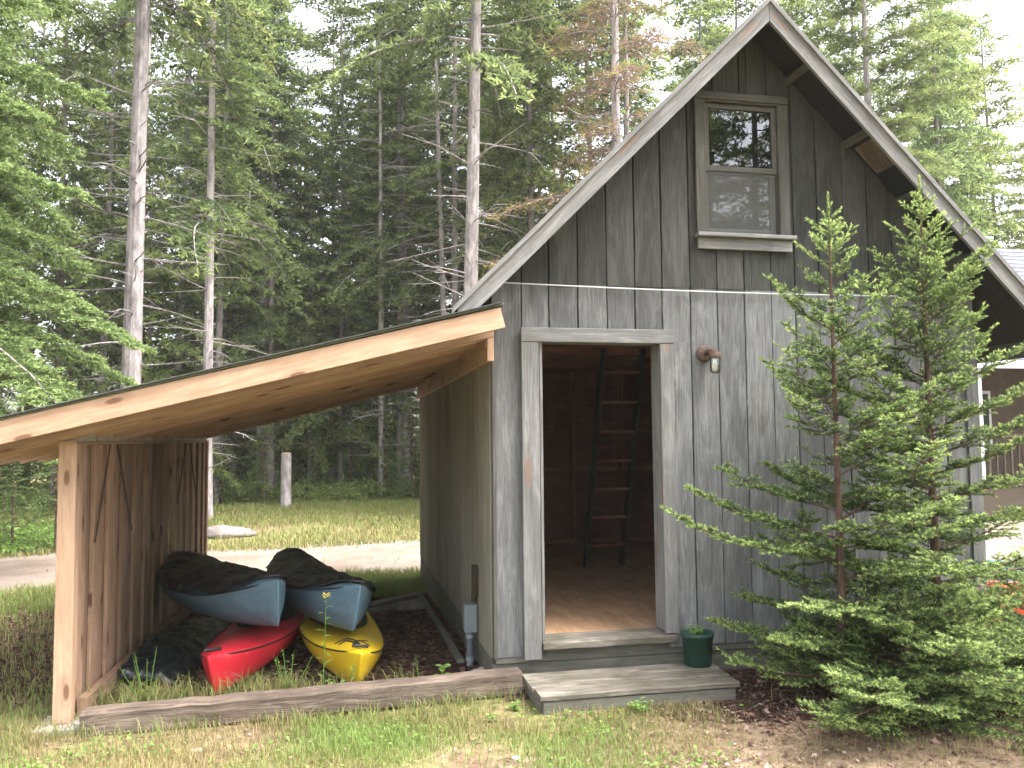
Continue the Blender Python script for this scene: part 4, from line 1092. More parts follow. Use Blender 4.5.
yflow = plain_mat('yellow_petals', (.65, .5, .04), .6, .3, .1)
leafy('flowering_weed', 'tall thin weed with a yellow flower in front of the kayaks', -1.02, .12, .62, 16, .085, .026, 1, stems=1, flower=yflow)
leafy('seedling', 'small bright green seedling behind the timber beside the grey conduit', -.30, .10, .14, 11, .10, .05, 2, stems=1)
leafy('weed', 'leafy green weed growing at the foot of the step riser', .70, -.70, .085, 24, .055, .028, 3, stems=4, spread=.9)
leafy('weed', 'broad-leaved weed in front of the yellow kayak bow', -.98, .02, .16, 14, .07, .04, 4, stems=3, spread=.8)
leafy('weed', 'feathery weed between the red and yellow kayak bows', -1.22, .16, .30, 40, .05, .014, 5, stems=5, spread=.5)
leafy('weed', 'thin weed standing before the yellow kayak bow', -.86, .14, .24, 16, .05, .02, 6, stems=2, spread=.3)
leafy('weed', 'pale seed-headed weed at the foot of the plank wall', -2.02, .16, .36, 24, .045, .012, 7, stems=6, spread=.55)
leafy('weed', 'low broad-leaved weed in the lawn by the right end of the timber', .02, -.48, .05, 12, .05, .032, 8, stems=3, spread=1.2)
leafy('weed', 'low leafy weed in the lawn left of the step corner', -.12, -.62, .045, 12, .045, .03, 9, stems=3, spread=1.2)
leafy('weed', 'pale green weed under the front boughs at the right', 2.15, -1.35, .12, 22, .05, .026, 10, stems=4, spread=.9)
leafy('weed', 'dark thin weed on the bare soil right of the yellow kayak', -.42, .35, .16, 12, .03, .015, 11, stems=2, spread=.3)
po_ = leafy('pot_weeds', 'low weeds growing in the green pot on the step', 1.25, -.215, .075, 60, .04, .018, 12, stems=9, spread=1.3, z=.222)

# flat clover and plantain leaves through the lawn
x, y = scatter(15000, -3.4, 1.4, -2.2, -.25, lambda x, y: .8 * sm(blot(x, y, 1.6, 5), .45, .9) * sm(1.2 - x, -.4, 1.2))
k = ~((x > .13) & (x < 1.36) & (y > -.63)) & ~((y > -.29) & (x < .15)); x, y = x[k], y[k]
litter('ground_weeds', x, y, g.uniform(.008, .022, len(x)), herb, np.clip(g.normal(.45, .25, len(x)), 0, 1), lift=.018)
# ------------------------------------------------------------------ HOUSE to the right
hs = thing('house', 'pale-roofed house with a white-posted porch behind the right side of the shed', 'house', (15, 11, -.2))
mroof = wood_mat('sky_sheen_shingles', (.095, .10, .135), (.125, .13, .175), (.155, .16, .21), (.09, .095, .12), .3, knots=0, tone_amt=.4, grain=(3, 3))  # lavender base colour carries the sky sheen of the roof
mwhite = plain_mat('white_paint', (.60, .61, .64), .5, .4, .08, 5); mhwall = plain_mat('brown_clapboard', (.10, .07, .05), .8, .2, .3, 6)
mdeck = wood_mat('cedar_deck', (.045, .036, .027), (.065, .05, .037), (.09, .068, .05), (.05, .04, .03), .3, knots=.3)
EY, EZ, RY, RZZ = 9.0, 2.92, 12.7, 6.12; XA, XB = 8.2, 24
mb = MB()
nc = 24
for k in range(nc):
    f0, f1 = k / nc, (k + 1) / nc; y0, z0 = EY + (RY - EY) * f0, EZ + (RZZ - EZ) * f0; y1, z1 = EY + (RY - EY) * f1, EZ + (RZZ - EZ) * f1
    xx = XA
    while xx < XB:
        x1 = min(XB, xx + rnd.uniform(.6, 1.1)); o_ = .012
        mb.add([(xx, y0, z0 + o_ + .012), (x1, y0, z0 + o_ + .012), (x1, y1, z1 + .004), (xx, y1, z1 + .004), (xx, y0, z0 - .0), (x1, y0, z0 - .0)], [(0, 1, 2, 3), (4, 5, 1, 0)],
               [[(xx, 0), (x1, 0), (x1, .15), (xx, .15)]] * 2, rnd.random()); xx = x1
mb.add([(XA, RY, RZZ), (XB, RY, RZZ), (XB, 2 * RY - EY, EZ), (XA, 2 * RY - EY, EZ)], [(0, 1, 2, 3)])
mb.build('roof', mroof, hs)
mb = MB(); box(mb, XA + .2, XB - .2, EY + 1.7, 2 * RY - EY - .4, -.5, EZ + .4, .5); mb.build('wall', mhwall, hs)
mb = MB()
for xg in (XA + .25, XB - .25): mb.add([(xg, EY + 1.7, EZ), (xg, 2 * RY - EY - .4, EZ), (xg, RY, RZZ - .1)], [(0, 1, 2)])
mb.build('gable', mhwall, hs)
mb = MB(); box(mb, XA, XB, EY - .03, EY - .005, EZ - .17, EZ - .01, .5); mb.build('eave_board', mwhite, hs)
for x in (8.6, 11.42, 14.2, 17, 19.8): mb = MB(); box(mb, x - .09, x + .09, EY + .08, EY + .26, .55, EZ - .15, .5, .008); mb.build('porch_post', mwhite, hs)
mb = MB(); box(mb, XA + .2, XB, EY, EY + 1.7, .42, .52, .5); mb.build('porch_floor', mdeck, hs)
mb = MB(); box(mb, XA + .2, XB, EY + .11, EY + .17, 1.38, 1.44, .5)
for k in range(90): xk = XA + .4 + k * .17; board(mb, (xk, EY + .14, .53), (xk, EY + .14, 1.38), (1, 0, 0), .035, .035)
mb.build('railing', mdeck, hs)
mb = MB(); box(mb, XA + .2, XB, EY + .02, EY + .05, -.2, .41, .5); mb.build('porch_skirt', mdeck, hs)
for x in (12.6, 16):
    mb = MB(); box(mb, x - .5, x + .5, EY + 1.66, EY + 1.69, 1.1, 2.4, .5); w_ = mb.build('window', mwhite, hs)
    mb = MB(); box(mb, x - .43, x + .43, EY + 1.645, EY + 1.655, 1.17, 2.33, .5); mb.build('pane', plain_mat('dark_pane', (.03, .035, .04), .1, .6, .1), w_)

# ------------------------------------------------------------------ NEAR SPRUCES
ndl_near = leaf_mat('spruce_needles', ((.038, .068, .030), (.125, .195, .062), (.44, .54, .19)), .5, .5, .1, .3)  # old and young needles, with inner shade and light on tips painted in
ndl_fir = leaf_mat('fir_needles', ((.07, .11, .042), (.16, .225, .08), (.31, .40, .15)), .5, .5, .15, .25)
ndl_far = leaf_mat('forest_needles', ((.085, .115, .05), (.19, .235, .09), (.33, .38, .14)), .62, .6, .9, .2)
ndl_far2 = leaf_mat('forest_needles_light', ((.12, .15, .06), (.22, .27, .10), (.33, .39, .14)), .6, .6, .9, .2)
ndl_dead = leaf_mat('dying_needles', ((.20, .14, .11), (.30, .22, .15), (.46, .40, .12)), .3, .7, .3, .1)
bark_y = bark_mat('young_spruce_bark', (.07, .04, .03), (.17, .11, .085), 30)
bark_g = bark_mat('grey_bark', (.17, .15, .148), (.46, .41, .41))
bark_d = bark_mat('brown_grey_bark', (.10, .085, .08), (.29, .25, .24))

def wall_clip(y0):
    lim = -.07 - y0
    def f(P):
        P = np.array(P); o = P[..., 1] - (lim - .22); m = o > 0
        P[..., 1] = np.where(m, lim - .22 + .22 * (1 - np.exp(-np.maximum(o, 0) / .22)), P[..., 1])
        P[..., 2] = np.maximum(P[..., 2], .02)
        return P
    return f
def spruce(label, x, y, H, R_, seed, nb, base=.1, prof=.85, r=.028, mat=ndl_near, clip=True, leader=.3, ndens=400, **kw):
    z = gzf(x, y); t = thing('spruce_tree', label, 'spruce', (x, y, z))
    a = dict(rise=.8, droop=.24, sub_min=.11, sub_f=(.32, .55, .78), sub_len=(.38, .7), tw_up=.22, fwd=(.7, 1.2), tw_step=.045, tw_len=.24, nlen=.019, nwid=.0040, ndens=ndens, flat=.15, top_leader=leader, sub=True,
             gap=.22, clip=wall_clip(y) if clip else None, r_trunk=.055, tipup=.30)
    a.update(kw)
    V, tone, tubes, tw = conifer(seed, H, base, R_, nb, prof, **a)
    fast_mesh('crown', V, np.arange(len(V)).reshape(-1, 3), tone, mat, t)
    mb = trunk_mb(H, r, tubes, seed, nside=9, rtop=.12)
    S, D, TL = tw
    o = MB.build(mb, 'trunk', bark_y); o.parent = t
    # twig wood
    n = len(S); sd = nrm(np.cross(D, [0.1, .2, 1.0])); w = (.0012 + TL * .006)[:, None]; E_ = S + D * TL[:, None]; up_ = nrm(np.cross(sd, D))
    if a['clip']: E_ = a['clip'](E_)
    V = np.stack([S - sd * w, S + sd * w, S + up_ * w * 1.5, E_], 1).reshape(-1, 3); k = (np.arange(n) * 4)[:, None]
    fast_mesh('twigs', V, np.concatenate([k + [0, 1, 3], k + [1, 2, 3], k + [2, 0, 3]]), np.full(3 * n, .5), bark_y, t)
    return t
K_ = dict(nlen=.025, nwid=.0050, flat=.0, wob=.7, sub_f=(.28, .48, .68, .86), sub_len=(.32, .6), sub_min=.10, ndens=430)
spruce('slimmer young spruce with sparse boughs in front of the boards right of the lamp', 1.90, -.76, 2.86, 1.02, 27, 46, base=.12, prof=.95, gap=.36, tw_step=.054, tw_len=.30, leader=.40, **K_)
spruce('fuller young spruce nearer the right corner of the shed', 2.60, -.66, 3.03, 1.10, 34, 72, base=.10, prof=.80, r=.034, gap=.30, tw_step=.056, tw_len=.30, leader=.40, **K_)
spruce('low spreading spruce boughs at the foot of the two young spruces', 2.12, -1.02, .58, .98, 55, 44, base=.04, prof=.45, leader=.05, r=.02, rise=.35, tw_step=.06, tw_len=.32, **K_)
spruce('knee-high spruce seedling at the bottom right corner', 2.98, -1.0, .46, .80, 58, 30, base=.05, prof=.6, leader=.1, r=.02, tw_step=.06, **K_)
spruce('small dark spruce at the far left edge beside the plank wall', -4.35, .95, .85, .85, 61, 26, base=.15, clip=False, prof=.6)

# ------------------------------------------------------------------ FOREST
def build_tree(name, label, cat, x, y, V, tone, mb, crown_mat, bark, rot=0, lean=(0, 0), sc_=1.0, group=None):
    t = thing(name, label, cat, (x, y, gzf(x, y)), group); t.rotation_euler = (lean[0], lean[1], rot); t.scale = (sc_,) * 3
    fast_mesh('crown', V, np.arange(len(V)).reshape(-1, 3), tone, crown_mat, t)
    o = mb.build('trunk', bark, None); o.parent = t
    return t
def copy_tree(src, name, label, x, y, rot, lean=(0, 0), sc_=1.0, group=None, zs_=1.0):
    t = src.copy(); COL.objects.link(t); t.name = name; t['label'] = label
    if group: t['group'] = group
    t.location = (x, y, gzf(x, y)); t.rotation_euler = (lean[0], lean[1], rot); t.scale = (sc_, sc_, sc_ * zs_)
    for ch in src.children:
        c = ch.copy(); COL.objects.link(c); c.parent = t
    return t
protos = {}
def proto(key, seed, H, base, R_, nb, mat, bark, r, dead, drange, **kw):
    """returns a function that makes the first tree at its place, then copies"""
    a = dict(prof=.6, rise=.35, droop=.42, tw_step=.115, tw_len=.85, nlen=.19, nwid=.050, ndens=44, flat=.45, gap=.28, r_trunk=r, wob=.5)
    a.update(kw)
    V, tone, tubes, tw = conifer(seed, H, base, R_, nb, **a)
    mb = trunk_mb(H, r, tubes, seed, dead=dead, dead_range=drange, dead_len=1.5, nside=11, rtop=.12, knots=14)
    protos[key] = dict(V=V, tone=tone, mb=mb, mat=mat, bark=bark, obj=None)
def plant(key, name, label, cat, x, y, rot, lean=(0, 0), s=1.0, group=None, zs_=1.0):
    p = protos[key]
    if p['obj'] is None:
        p['obj'] = build_tree(name, label, cat, x, y, p['V'], p['tone'], p['mb'], p['mat'], p['bark'], rot, lean, s, group)
        p['obj'].scale = (s, s, s * zs_); return p['obj']
    return copy_tree(p['obj'], name, label, x, y, rot, lean, s, group, zs_)
proto('tallA', 101, 20, 8.5, 2.3, 66, ndl_far, bark_g, .17, 80, (1.5, 10.5), ndens=27)
proto('tallB', 102, 18, 6.0, 2.2, 64, ndl_far, bark_g, .125, 80, (1, 9), ndens=27)
proto('firC', 103, 17.0, 3.8, 2.3, 84, ndl_far, bark_d, .13, 50, (.8, 6), ndens=27)
proto('firD', 104, 15.5, 2.6, 2.3, 96, ndl_far2, bark_d, .11, 30, (.6, 4.5), ndens=27)
proto('firE', 105, 16.0, 4.6, 2.0, 72, ndl_far, bark_d, .12, 60, (1, 7), droop=.6, ndens=27)
proto('youngF', 106, 7.5, .5, 1.6, 66, ndl_far2, bark_d, .06, 6, (.3, 1.2), tw_len=.55)
proto('pineG', 107, 18, 6.0, 3.0, 66, ndl_far2, bark_g, .17, 20, (2, 7), tw_len=1.0, rise=.6, droop=.25, nlen=.22, nwid=.026, ndens=64)
proto('deadH', 108, 19, 4.6, 2.2, 70, ndl_dead, bark_g, .16, 90, (1.5, 9), ndens=30, gap=.4, droop=.25, nwid=.024)
proto('poleJ', 110, 18, 12.5, 1.3, 22, ndl_far, bark_g, .095, 90, (1.2, 13), ndens=30)
proto('saplingI', 109, 1.9, .1, .62, 40, ndl_fir, bark_y, .022, 0, (0, 1), tw_step=.06, tw_len=.22, nlen=.045, nwid=.012, ndens=120)

# trees one can point at
plant('tallA', 'conifer_tree', 'tallest pale bare trunk standing behind the left part of the lean-to roof', 'conifer', -4.67, 11, .3, (0, R(.6)), 1.12)
plant('tallB', 'conifer_tree', 'slender grey trunk with dead twigs right of the tall pale bare trunk', 'conifer', -3.76, 14, 1.7, (0, 0), 1.0)
plant('tallA', 'conifer_tree', 'pale trunk rising just behind the low left end of the shed roof edge', 'conifer', 1.78, 13, 2.6, (0, R(-1.6)), 1.15)
plant('tallB', 'conifer_tree', 'thinner trunk close behind the pale trunk at the shed roof end', 'conifer', 2.15, 17.5, 4.1, (0, R(-.5)), 1.05)
plant('firE', 'conifer_tree', 'brown-grey trunk with green boughs left of the browning tree above the roof', 'conifer', 3.76, 15, .8, (0, 0), 1.05)
plant('deadH', 'conifer_tree', 'grey-trunked tree with browning yellow boughs above the left roof slope', 'conifer', 4.95, 12, .2, (0, R(.5)), 1.0)
plant('tallB', 'conifer_tree', 'second grey trunk immediately right of the browning tree', 'conifer', 6.1, 14.5, 5.2, (0, R(.5)), 1.05)
plant('firC', 'conifer_tree', 'bushy dark green fir in the middle of the gap left of the roof', 'conifer', 1.05, 21, 2.2, (0, 0), .88)
plant('firC', 'conifer_tree', 'rough-barked trunk with hanging boughs at the left side of the sky gap', 'conifer', -2.84, 19, 4.0, (0, 0), .92)
plant('pineG', 'pine_tree', 'soft-needled pine with a pale trunk behind the right roof slope', 'pine', 12.0, 13, 1.0, (0, 0), .95)
plant('firE', 'conifer_tree', 'drooping dark conifer above the pale house roof at the right edge', 'conifer', 16.4, 16, 3.3, (0, 0), 1.1)
for i, (x, y, k, s, lab) in enumerate(((-.9, 19.6, 'firD', .78, 'lighter bushy fir right of the cut stump, above the lean-to roof'), (.75, 19.2, 'firD', .9, 'lighter bushy fir directly above the upper part of the lean-to roof'),
        (2.7, 19.5, 'youngF', 1.3, 'young light fir just left of the low end of the shed roof'), (-5.6, 17.0, 'youngF', 1.25, 'young light fir left of the tall pale bare trunk'), (-3.3, 21.5, 'youngF', 1.1, 'young light fir between the two bare trunks'),
        (4.4, 18, 'firD', .95, 'lighter bushy fir in front of the dark wood left of the browning tree'))):
    plant(k, 'conifer_tree', lab, 'conifer', x, y, i * 1.3, s=s)
for i, (x, y, k, lab) in enumerate(((-4.35, 20, 'tallB', 'pale trunk just right of the plank wall at the forest edge'),
        (-4.0, 20.5, 'firC', 'stout trunk second from the plank wall at the forest edge'),
        (-4.1, 22.5, 'firE', 'dark trunk third from the plank wall just inside the forest'),
        (-3.08, 19.6, 'tallA', 'thick pale trunk directly left of the cut stump'),
        (-2.89, 20.6, 'tallB', 'trunk standing between the thick pale trunk and the cut stump'),
        (-2.3, 24, 'firE', 'dark trunk standing just behind and right of the cut stump'),
        (-1.16, 24, 'tallB', 'dark slim trunk below the middle of the lean-to roof'),
        (-.81, 27, 'firC', 'far dark trunk below the middle of the lean-to roof'),
        (-.05, 22, 'firE', 'dark trunk left of the grey pair near the khaki wall'),
        (.45, 25, 'tallB', 'left one of the grey trunk pair near the khaki wall'),
        (.95, 23.5, 'tallA', 'right one of the grey trunk pair near the khaki wall'))):
    plant(k, 'conifer_tree', lab, 'conifer', x, y, i * 1.9 + .4, (R(rnd.uniform(-1, 1)), R(rnd.uniform(-1, 1))), .9 + .03 * (i % 4))
gq = random.Random(44)
names_ = ['directly behind the tall pale bare trunk', 'right of the tall pale bare trunk', 'left of the slender grey trunk with dead twigs', 'right of the slender grey trunk with dead twigs', 'at the left rim of the sky gap', 'under the sky gap, left one', 'under the sky gap, right one',
          'below the right rim of the sky gap', 'left of the bushy dark green fir', 'touching the bushy dark green fir', 'right of the bushy dark green fir', 'well left of the pale trunk at the shed roof end', 'just left of the pale trunk at the shed roof end', 'just right of the pale trunk at the shed roof end', 'left of the browning tree', 'close right of the browning tree', 'farther right of the browning tree']
for i, nm in enumerate(names_):
    a_ = math.radians(-14.6 + i * 2.15 + gq.uniform(-.6, .6)); d_ = gq.uniform(22.3, 27)
    if i in (5, 6): plant('firD', 'conifer_tree', 'short bushy fir ' + nm, 'conifer', -.92 + (d_ + 2) * math.tan(a_), d_ - 3, i, s=.66); continue
    plant('poleJ' if i % 3 else 'tallB', 'conifer_tree', 'thin straight trunk ' + nm, 'conifer', -.92 + d_ * math.tan(a_), d_ - 5.1, gq.uniform(0, 6), (R(gq.uniform(-1.5, 1.5)), R(gq.uniform(-1.5, 1.5))), gq.uniform(.9, 1.1))
for i, (x, y, k) in enumerate(((-9.2, 15.5, 'firC'), (-8.0, 18, 'firE'), (-12, 17, 'firD'), (-11.0, 21, 'firC'), (-7.2, 22.5, 'firD'))):
    plant(k, 'conifer_tree', 'conifer filling the gap behind the big soft fir, %s from the left' % ('first', 'fourth', 'second', 'third', 'fifth')[i].replace('first', 'third').replace('second', 'first') if False else ['leafy dark fir close behind the big soft fir', 'drooping fir behind the big soft fir beside the tall pale bare trunk', 'light bushy fir at the far left picture edge', 'deeper dark fir behind the big soft fir', 'light fir seen just left of the tall pale bare trunk'][i], 'conifer', x, y, i * 2.2)
for i, (x, y, k, lab) in enumerate(((9.4, 17, 'firD', 'light bushy fir rising behind the shed roof peak'), (11.0, 20, 'firC', 'dark fir left of the soft-needled pine'), (14.2, 18.5, 'firD', 'light bushy fir right of the soft-needled pine'),
                    (18.6, 18.5, 'firD', 'light bushy fir at the top right corner'), (15.6, 22, 'firC', 'dark fir between the soft-needled pine and the drooping conifer'), (20.5, 22, 'firE', 'drooping fir at the right picture edge behind the house'))):
    plant(k, 'conifer_tree', lab, 'conifer', x, y, i * 1.1 + .5, s=1.05)
# the saplings left of the lean-to and along the forest edge
plant('saplingI', 'fir_sapling', 'light green fir sapling seen left of the lean-to post', 'sapling', -5.2, 8.95, 0, s=1.0)
plant('saplingI', 'fir_sapling', 'smaller fir sapling at the left picture edge by the road', 'sapling', -6.0, 9.5, 2, s=.8)
for i, (x, y, s, lab) in enumerate(((-4.9, 18.2, 1.0, 'bright sapling at the forest edge just right of the plank wall'), (-1.6, 18.8, 1.1, 'sapling at the forest edge just right of the cut stump'), (-2.9, 18.0, 1.25, 'sapling at the forest edge just left of the cut stump'), (-3.9, 17.6, 1.0, 'second sapling from the plank wall at the forest edge'),
                    (-.6, 19.3, 1.3, 'sapling at the forest edge below the lean-to roof middle'), (.3, 18.6, 1.5, 'larger sapling at the forest edge beside the khaki wall'),
                    (1.0, 17.6, 1.4, 'sapling at the forest edge touching the khaki wall edge'), (-6.6, 18.4, 1.2, 'sapling at the forest edge hidden left behind the plank wall'),
                    (-10.5, 15.5, 1.6, 'sapling in the clearing at the far left under the low roof end'))):
    plant('saplingI', 'fir_sapling', lab, 'sapling', x, y, i, s=s)

# deeper trees, named by where they stand
marks = [(-20, 'far left behind the big soft fir'), (-9.5, 'behind the big soft fir'), (-5.2, 'left of the tall pale bare trunk'), (-3.2, 'between the two bare trunks'), (-1.5, 'left of the sky gap'),
         (.6, 'under the sky gap'), (2.6, 'left of the low roof end'), (5.0, 'behind the low roof end'), (7.2, 'behind the browning tree'), (9.8, 'behind the upper roof slope'),
         (13.0, 'behind the roof peak'), (16.6, 'behind the soft-needled pine'), (20.5, 'above the right roof slope'), (26, 'above the pale house roof'), (90, 'beyond the right picture edge')]
look = {'tallB': 'slim grey conifer with a high crown', 'firC': 'dense dark green conifer', 'firD': 'lighter green bushy conifer', 'firE': 'dark conifer with drooping boughs', 'youngF': 'young light green conifer', 'pineG': 'loose soft-needled pine', 'tallA': 'tall conifer with a long bare trunk'}
depthw = ['nearest', 'second nearest', 'third back', 'fourth back', 'fifth back', 'sixth back', 'seventh back', 'eighth back', 'ninth back', 'tenth back', 'deepest']
cands = []
gg = random.Random(12)
pts = []
for y in (19, 23.5, 29):
    x0, x1 = -.92 - (y + 5) * .46, -.92 + (y + 5) * .98
    x = x0 + gg.uniform(0, 1.5)
    while x < x1:
        yy = y + gg.uniform(-1.2, 1.2); a = (x + .92) / (yy + 5.1)
        skip = (y < 20 and -9 < x < 1.8)
        # a thin spot in the wood lets the sky through left of the middle
        if -.08 < a < .02 and y > 18: 
            if gg.random() < 1.1: skip = True
        if not skip: pts.append((x, yy))
        x += gg.uniform(1.9, 3.4)
percol = {}
for (x, y) in sorted(pts, key=lambda p: p[1]):
    xe = x * 25 / (y + 5) if False else (x + .92) / (y + 5.1) * 25 - .92
    k = gg.choices(['tallB', 'firC', 'firD', 'firE', 'youngF', 'pineG', 'tallA'], [2, 4, 3, 4, 2.2 if y > 20 else 1, .6, 1.2])[0]
    mk = next(m for lim, m in marks if xe < lim)
    j = percol.get((k, mk), 0); percol[(k, mk)] = j + 1
    lab = '%s, %s %s' % (look[k], depthw[min(j, 10)], mk)
    plant(k, 'conifer_tree', lab, 'conifer', x, y, gg.uniform(0, 6.28), (R(gg.uniform(-1.5, 1.5)), R(gg.uniform(-1.5, 1.5))), gg.uniform(.85, 1.12), 'conifers deeper in the forest', gg.uniform(.9, 1.1))
for i in range(26):
    x = -5.6 + i * .36 + gg.uniform(-.15, .15) + (1.2 if i > 20 else 0); y = gg.uniform(21, 33); x = -.92 + (x + .92) * (y + 5) / 27
    if -.085 < (x + .92) / (y + 5.1) < .02:
        plant('youngF', 'conifer_tree', 'young fir %d counted rightward from the plank wall, low under the sky gap' % (i + 1), 'conifer', x, y, gg.uniform(0, 6.28), s=gg.uniform(.9, 1.25), group='young firs under the sky gap'); continue
    plant('poleJ', 'conifer_tree', 'slim bare trunk %d counted rightward from the plank wall, under the lean-to roof' % (i + 1), 'conifer', x, y, gg.uniform(0, 6.28), (R(gg.uniform(-2, 2)), R(gg.uniform(-2, 2))), gg.uniform(.8, 1.1), 'slim bare trunks under the lean-to roof')
# trees behind the photographer that the upper window reflects
for i, (x, y, k) in enumerate(((1.5, -17, 'firC'), (5.0, -19, 'firE'), (7.2, -14.5, 'firD'), (9.6, -17, 'firC'), (10.8, -14, 'firE'), (15.5, -16, 'firC'), (8.6, -12.5, 'firC'), (13.2, -13.5, 'firD'), (-4, -19, 'firC'), (19, -20, 'firD'))):
    plant(k, 'conifer_tree', 'dark conifer seen only as a reflection in the gable window', 'conifer', x, y, i * 1.1, s=.95, group='conifers reflected in the gable window')

# big soft fir at the left edge and the one behind it
def fir(label, x, y, H, R_, seed, nb, **kw):
    a = dict(prof=.62, rise=.28, droop=.32, tw_step=.10, tw_len=.85, nlen=.070, nwid=.022, ndens=90, flat=.55, gap=.2, sub=True, tipup=.05, r_trunk=.16, wob=.4)
    a.update(kw)
    V, tone, tubes, tw = conifer(seed, H, a.pop('base', .5), R_, nb, **a)
    mb = trunk_mb(H, .15, tubes, seed)
    return build_tree('fir_tree', label, 'fir', x, y, V, tone, mb, ndl_fir, bark_d)
fir('large soft light green fir filling the left edge of the picture', -6.5, 6.2, 13, 3.2, 201, 150, base=2.3, tw_step=.09)
fir('darker fir standing behind the large soft fir at the left edge', -9.6, 11.5, 14, 3.0, 202, 90, nlen=.09, nwid=.026, ndens=40, base=1.8)

# cut stump
mb = MB(); pts = [(-2.28, 17, -.5), (-2.28, 17, -.2), (-2.275, 17, .2), (-2.27, 17, 1.12)]; tube(mb, pts, [.16, .145, .13, .125], 16)
st_ = thing('tree_stump', 'tall cut stump standing at the forest edge across the clearing', 'stump', (-2.28, 17, -.22))
mb.build('trunk', bark_g, st_); mb = MB(); lathe(mb, (-2.27, 17, 1.118), [(.124, 0), (.12, .006), (.06, .03), (0, .02)], 16); mb.build('cut_top', M['ply'], st_)

# undergrowth along the forest edge and the far wood
def leafcloud(name, C, rad, n, size, mat, seed, kind='stuff', toneb=.5, flat=.5):
    gg = np.random.default_rng(seed); c = C[gg.integers(0, len(C), n)]; r = rad[gg.integers(0, len(rad), n)] if False else None
    i = gg.integers(0, len(C), n); P = C[i] + nrm(gg.normal(0, 1, (n, 3))) * (gg.random(n) ** .45)[:, None] * rad[i]
    P[:, 2] = np.maximum(P[:, 2], gz(P[:, 0], P[:, 1]) + .02)
    d = nrm(gg.normal(0, 1, (n, 3)) * [1, 1, .5]); s = nrm(np.cross(d, nrm(gg.normal(0, 1, (n, 3)) + [0, 0, 1.2]))); L_ = size * gg.uniform(.6, 1.3, n)
    V = np.stack([P - s * (L_ * .22)[:, None], P + d * (L_ * .5)[:, None] * .0 + s * (L_ * .22)[:, None], P + d * L_[:, None] - np.array([0, 0, .2]) * L_[:, None]], 1).reshape(-1, 3)
    o = fast_mesh(name, V, np.arange(3 * n).reshape(-1, 3), np.clip(gg.normal(toneb, .25, n), 0, 1), mat); tag(o, kind=kind); return o
gg = np.random.default_rng(77); n = 420
x = gg.uniform(-15, 8, n); y = 18.3 + gg.random(n) ** 1.6 * 7 + .5 * np.sin(x); h = gg.uniform(.12, .42, n)
C = np.stack([x, y, gz(x, y) + h * .8], 1); rad = np.stack([h * 1.8, h * 1.8, h], 1)
leafcloud('undergrowth', C, rad, 75000, .13, ndl_far2, 5, toneb=.95)
n = 260; x = gg.uniform(-12, 8, n); y = gg.uniform(20, 30, n); h = gg.uniform(.5, 1.8, n)
C = np.stack([x, y, h * .9], 1); rad = np.stack([h * .6, h * .6, h * .8], 1)
leafcloud('undergrowth', C, rad, 50000, .16, ndl_far2, 6, toneb=.35)
n = 50; x = gg.uniform(-6.5, -3.9, n); y = gg.uniform(8.9, 11.5, n); h = gg.uniform(.08, .3, n)
C = np.stack([x, y, gz(x, y) + h * .6], 1); rad = np.stack([h * 1.6, h * 1.6, h], 1)
leafcloud('undergrowth', C, rad, 9000, .07, herb, 8, toneb=.6)
# far wood: one mass of crowns
Vs = []; Ts = []
for q, (H, base, R_, nb) in enumerate(((15, 1.5, 2.3, 56), (13, 1.0, 2.2, 52), (16, 3.0, 2.4, 56))):
    V, tone, tubes, tw = conifer(300 + q, H, base, R_, nb, tw_step=.2, tw_len=.8, nlen=.30, nwid=.085, ndens=10, flat=.4, gap=.3, wob=.5); Vs.append(V); Ts.append(tone)
VV = []; TT = []
for i in range(130):
    y = gg.uniform(36, 60); x = gg.uniform(-.9 - (y + 5) * .5, -.9 + (y + 5) * 1.0); a = (x + .92) / (y + 5.1)
    hs_ = .55 if -.09 < a < .03 else 1.0
    q = i % 3; c, s = math.cos(i), math.sin(i); V = Vs[q] * gg.uniform(.5, .8) * hs_
    VV.append(np.stack([V[:, 0] * c - V[:, 1] * s + x, V[:, 0] * s + V[:, 1] * c + y, V[:, 2] - .3], 1)); TT.append(Ts[q])
VV = np.concatenate(VV); TT = np.concatenate(TT)
tag(fast_mesh('far_forest', VV, np.arange(len(VV)).reshape(-1, 3), TT, ndl_far), kind='stuff')

# maple whose yellow-green twig reaches into the top right corner
mp = thing('maple_tree', 'maple with yellow-green leaves reaching into the top right corner', 'maple', (8.2, 2.2, -.1))
tb = MB(); tube(tb, [(8.2, 2.2, -.2), (8.15, 2.2, 2), (8.0, 2.15, 4), (7.9, 2.1, 6.2), (7.8, 2.1, 8)], [.11, .09, .07, .045, .01], 9)
lv = MB(); mg = random.Random(3)
def maple_leaf(mb, p, d, sz, tone):
    d = unit(d); s = unit(np.cross(d, (0.1, .2, 1))); up_ = np.cross(s, d); p = np.array(p)
    out = [(0, 0), (.18, .32), (.55, .42), (.38, .62), (.62, .95), (.22, .80), (0, 1.25), (-.22, .80), (-.62, .95), (-.38, .62), (-.55, .42), (-.18, .32)]
    vs = [p + d * sz * b + s * sz * a - np.array([0, 0, .3]) * sz * (a * a + b * b * .3) for a, b in out]; c = p + d * sz * .55
    mb.add([c] + vs, [(0, i + 1, (i + 1) % 12 + 1) for i in range(12)], None, tone)
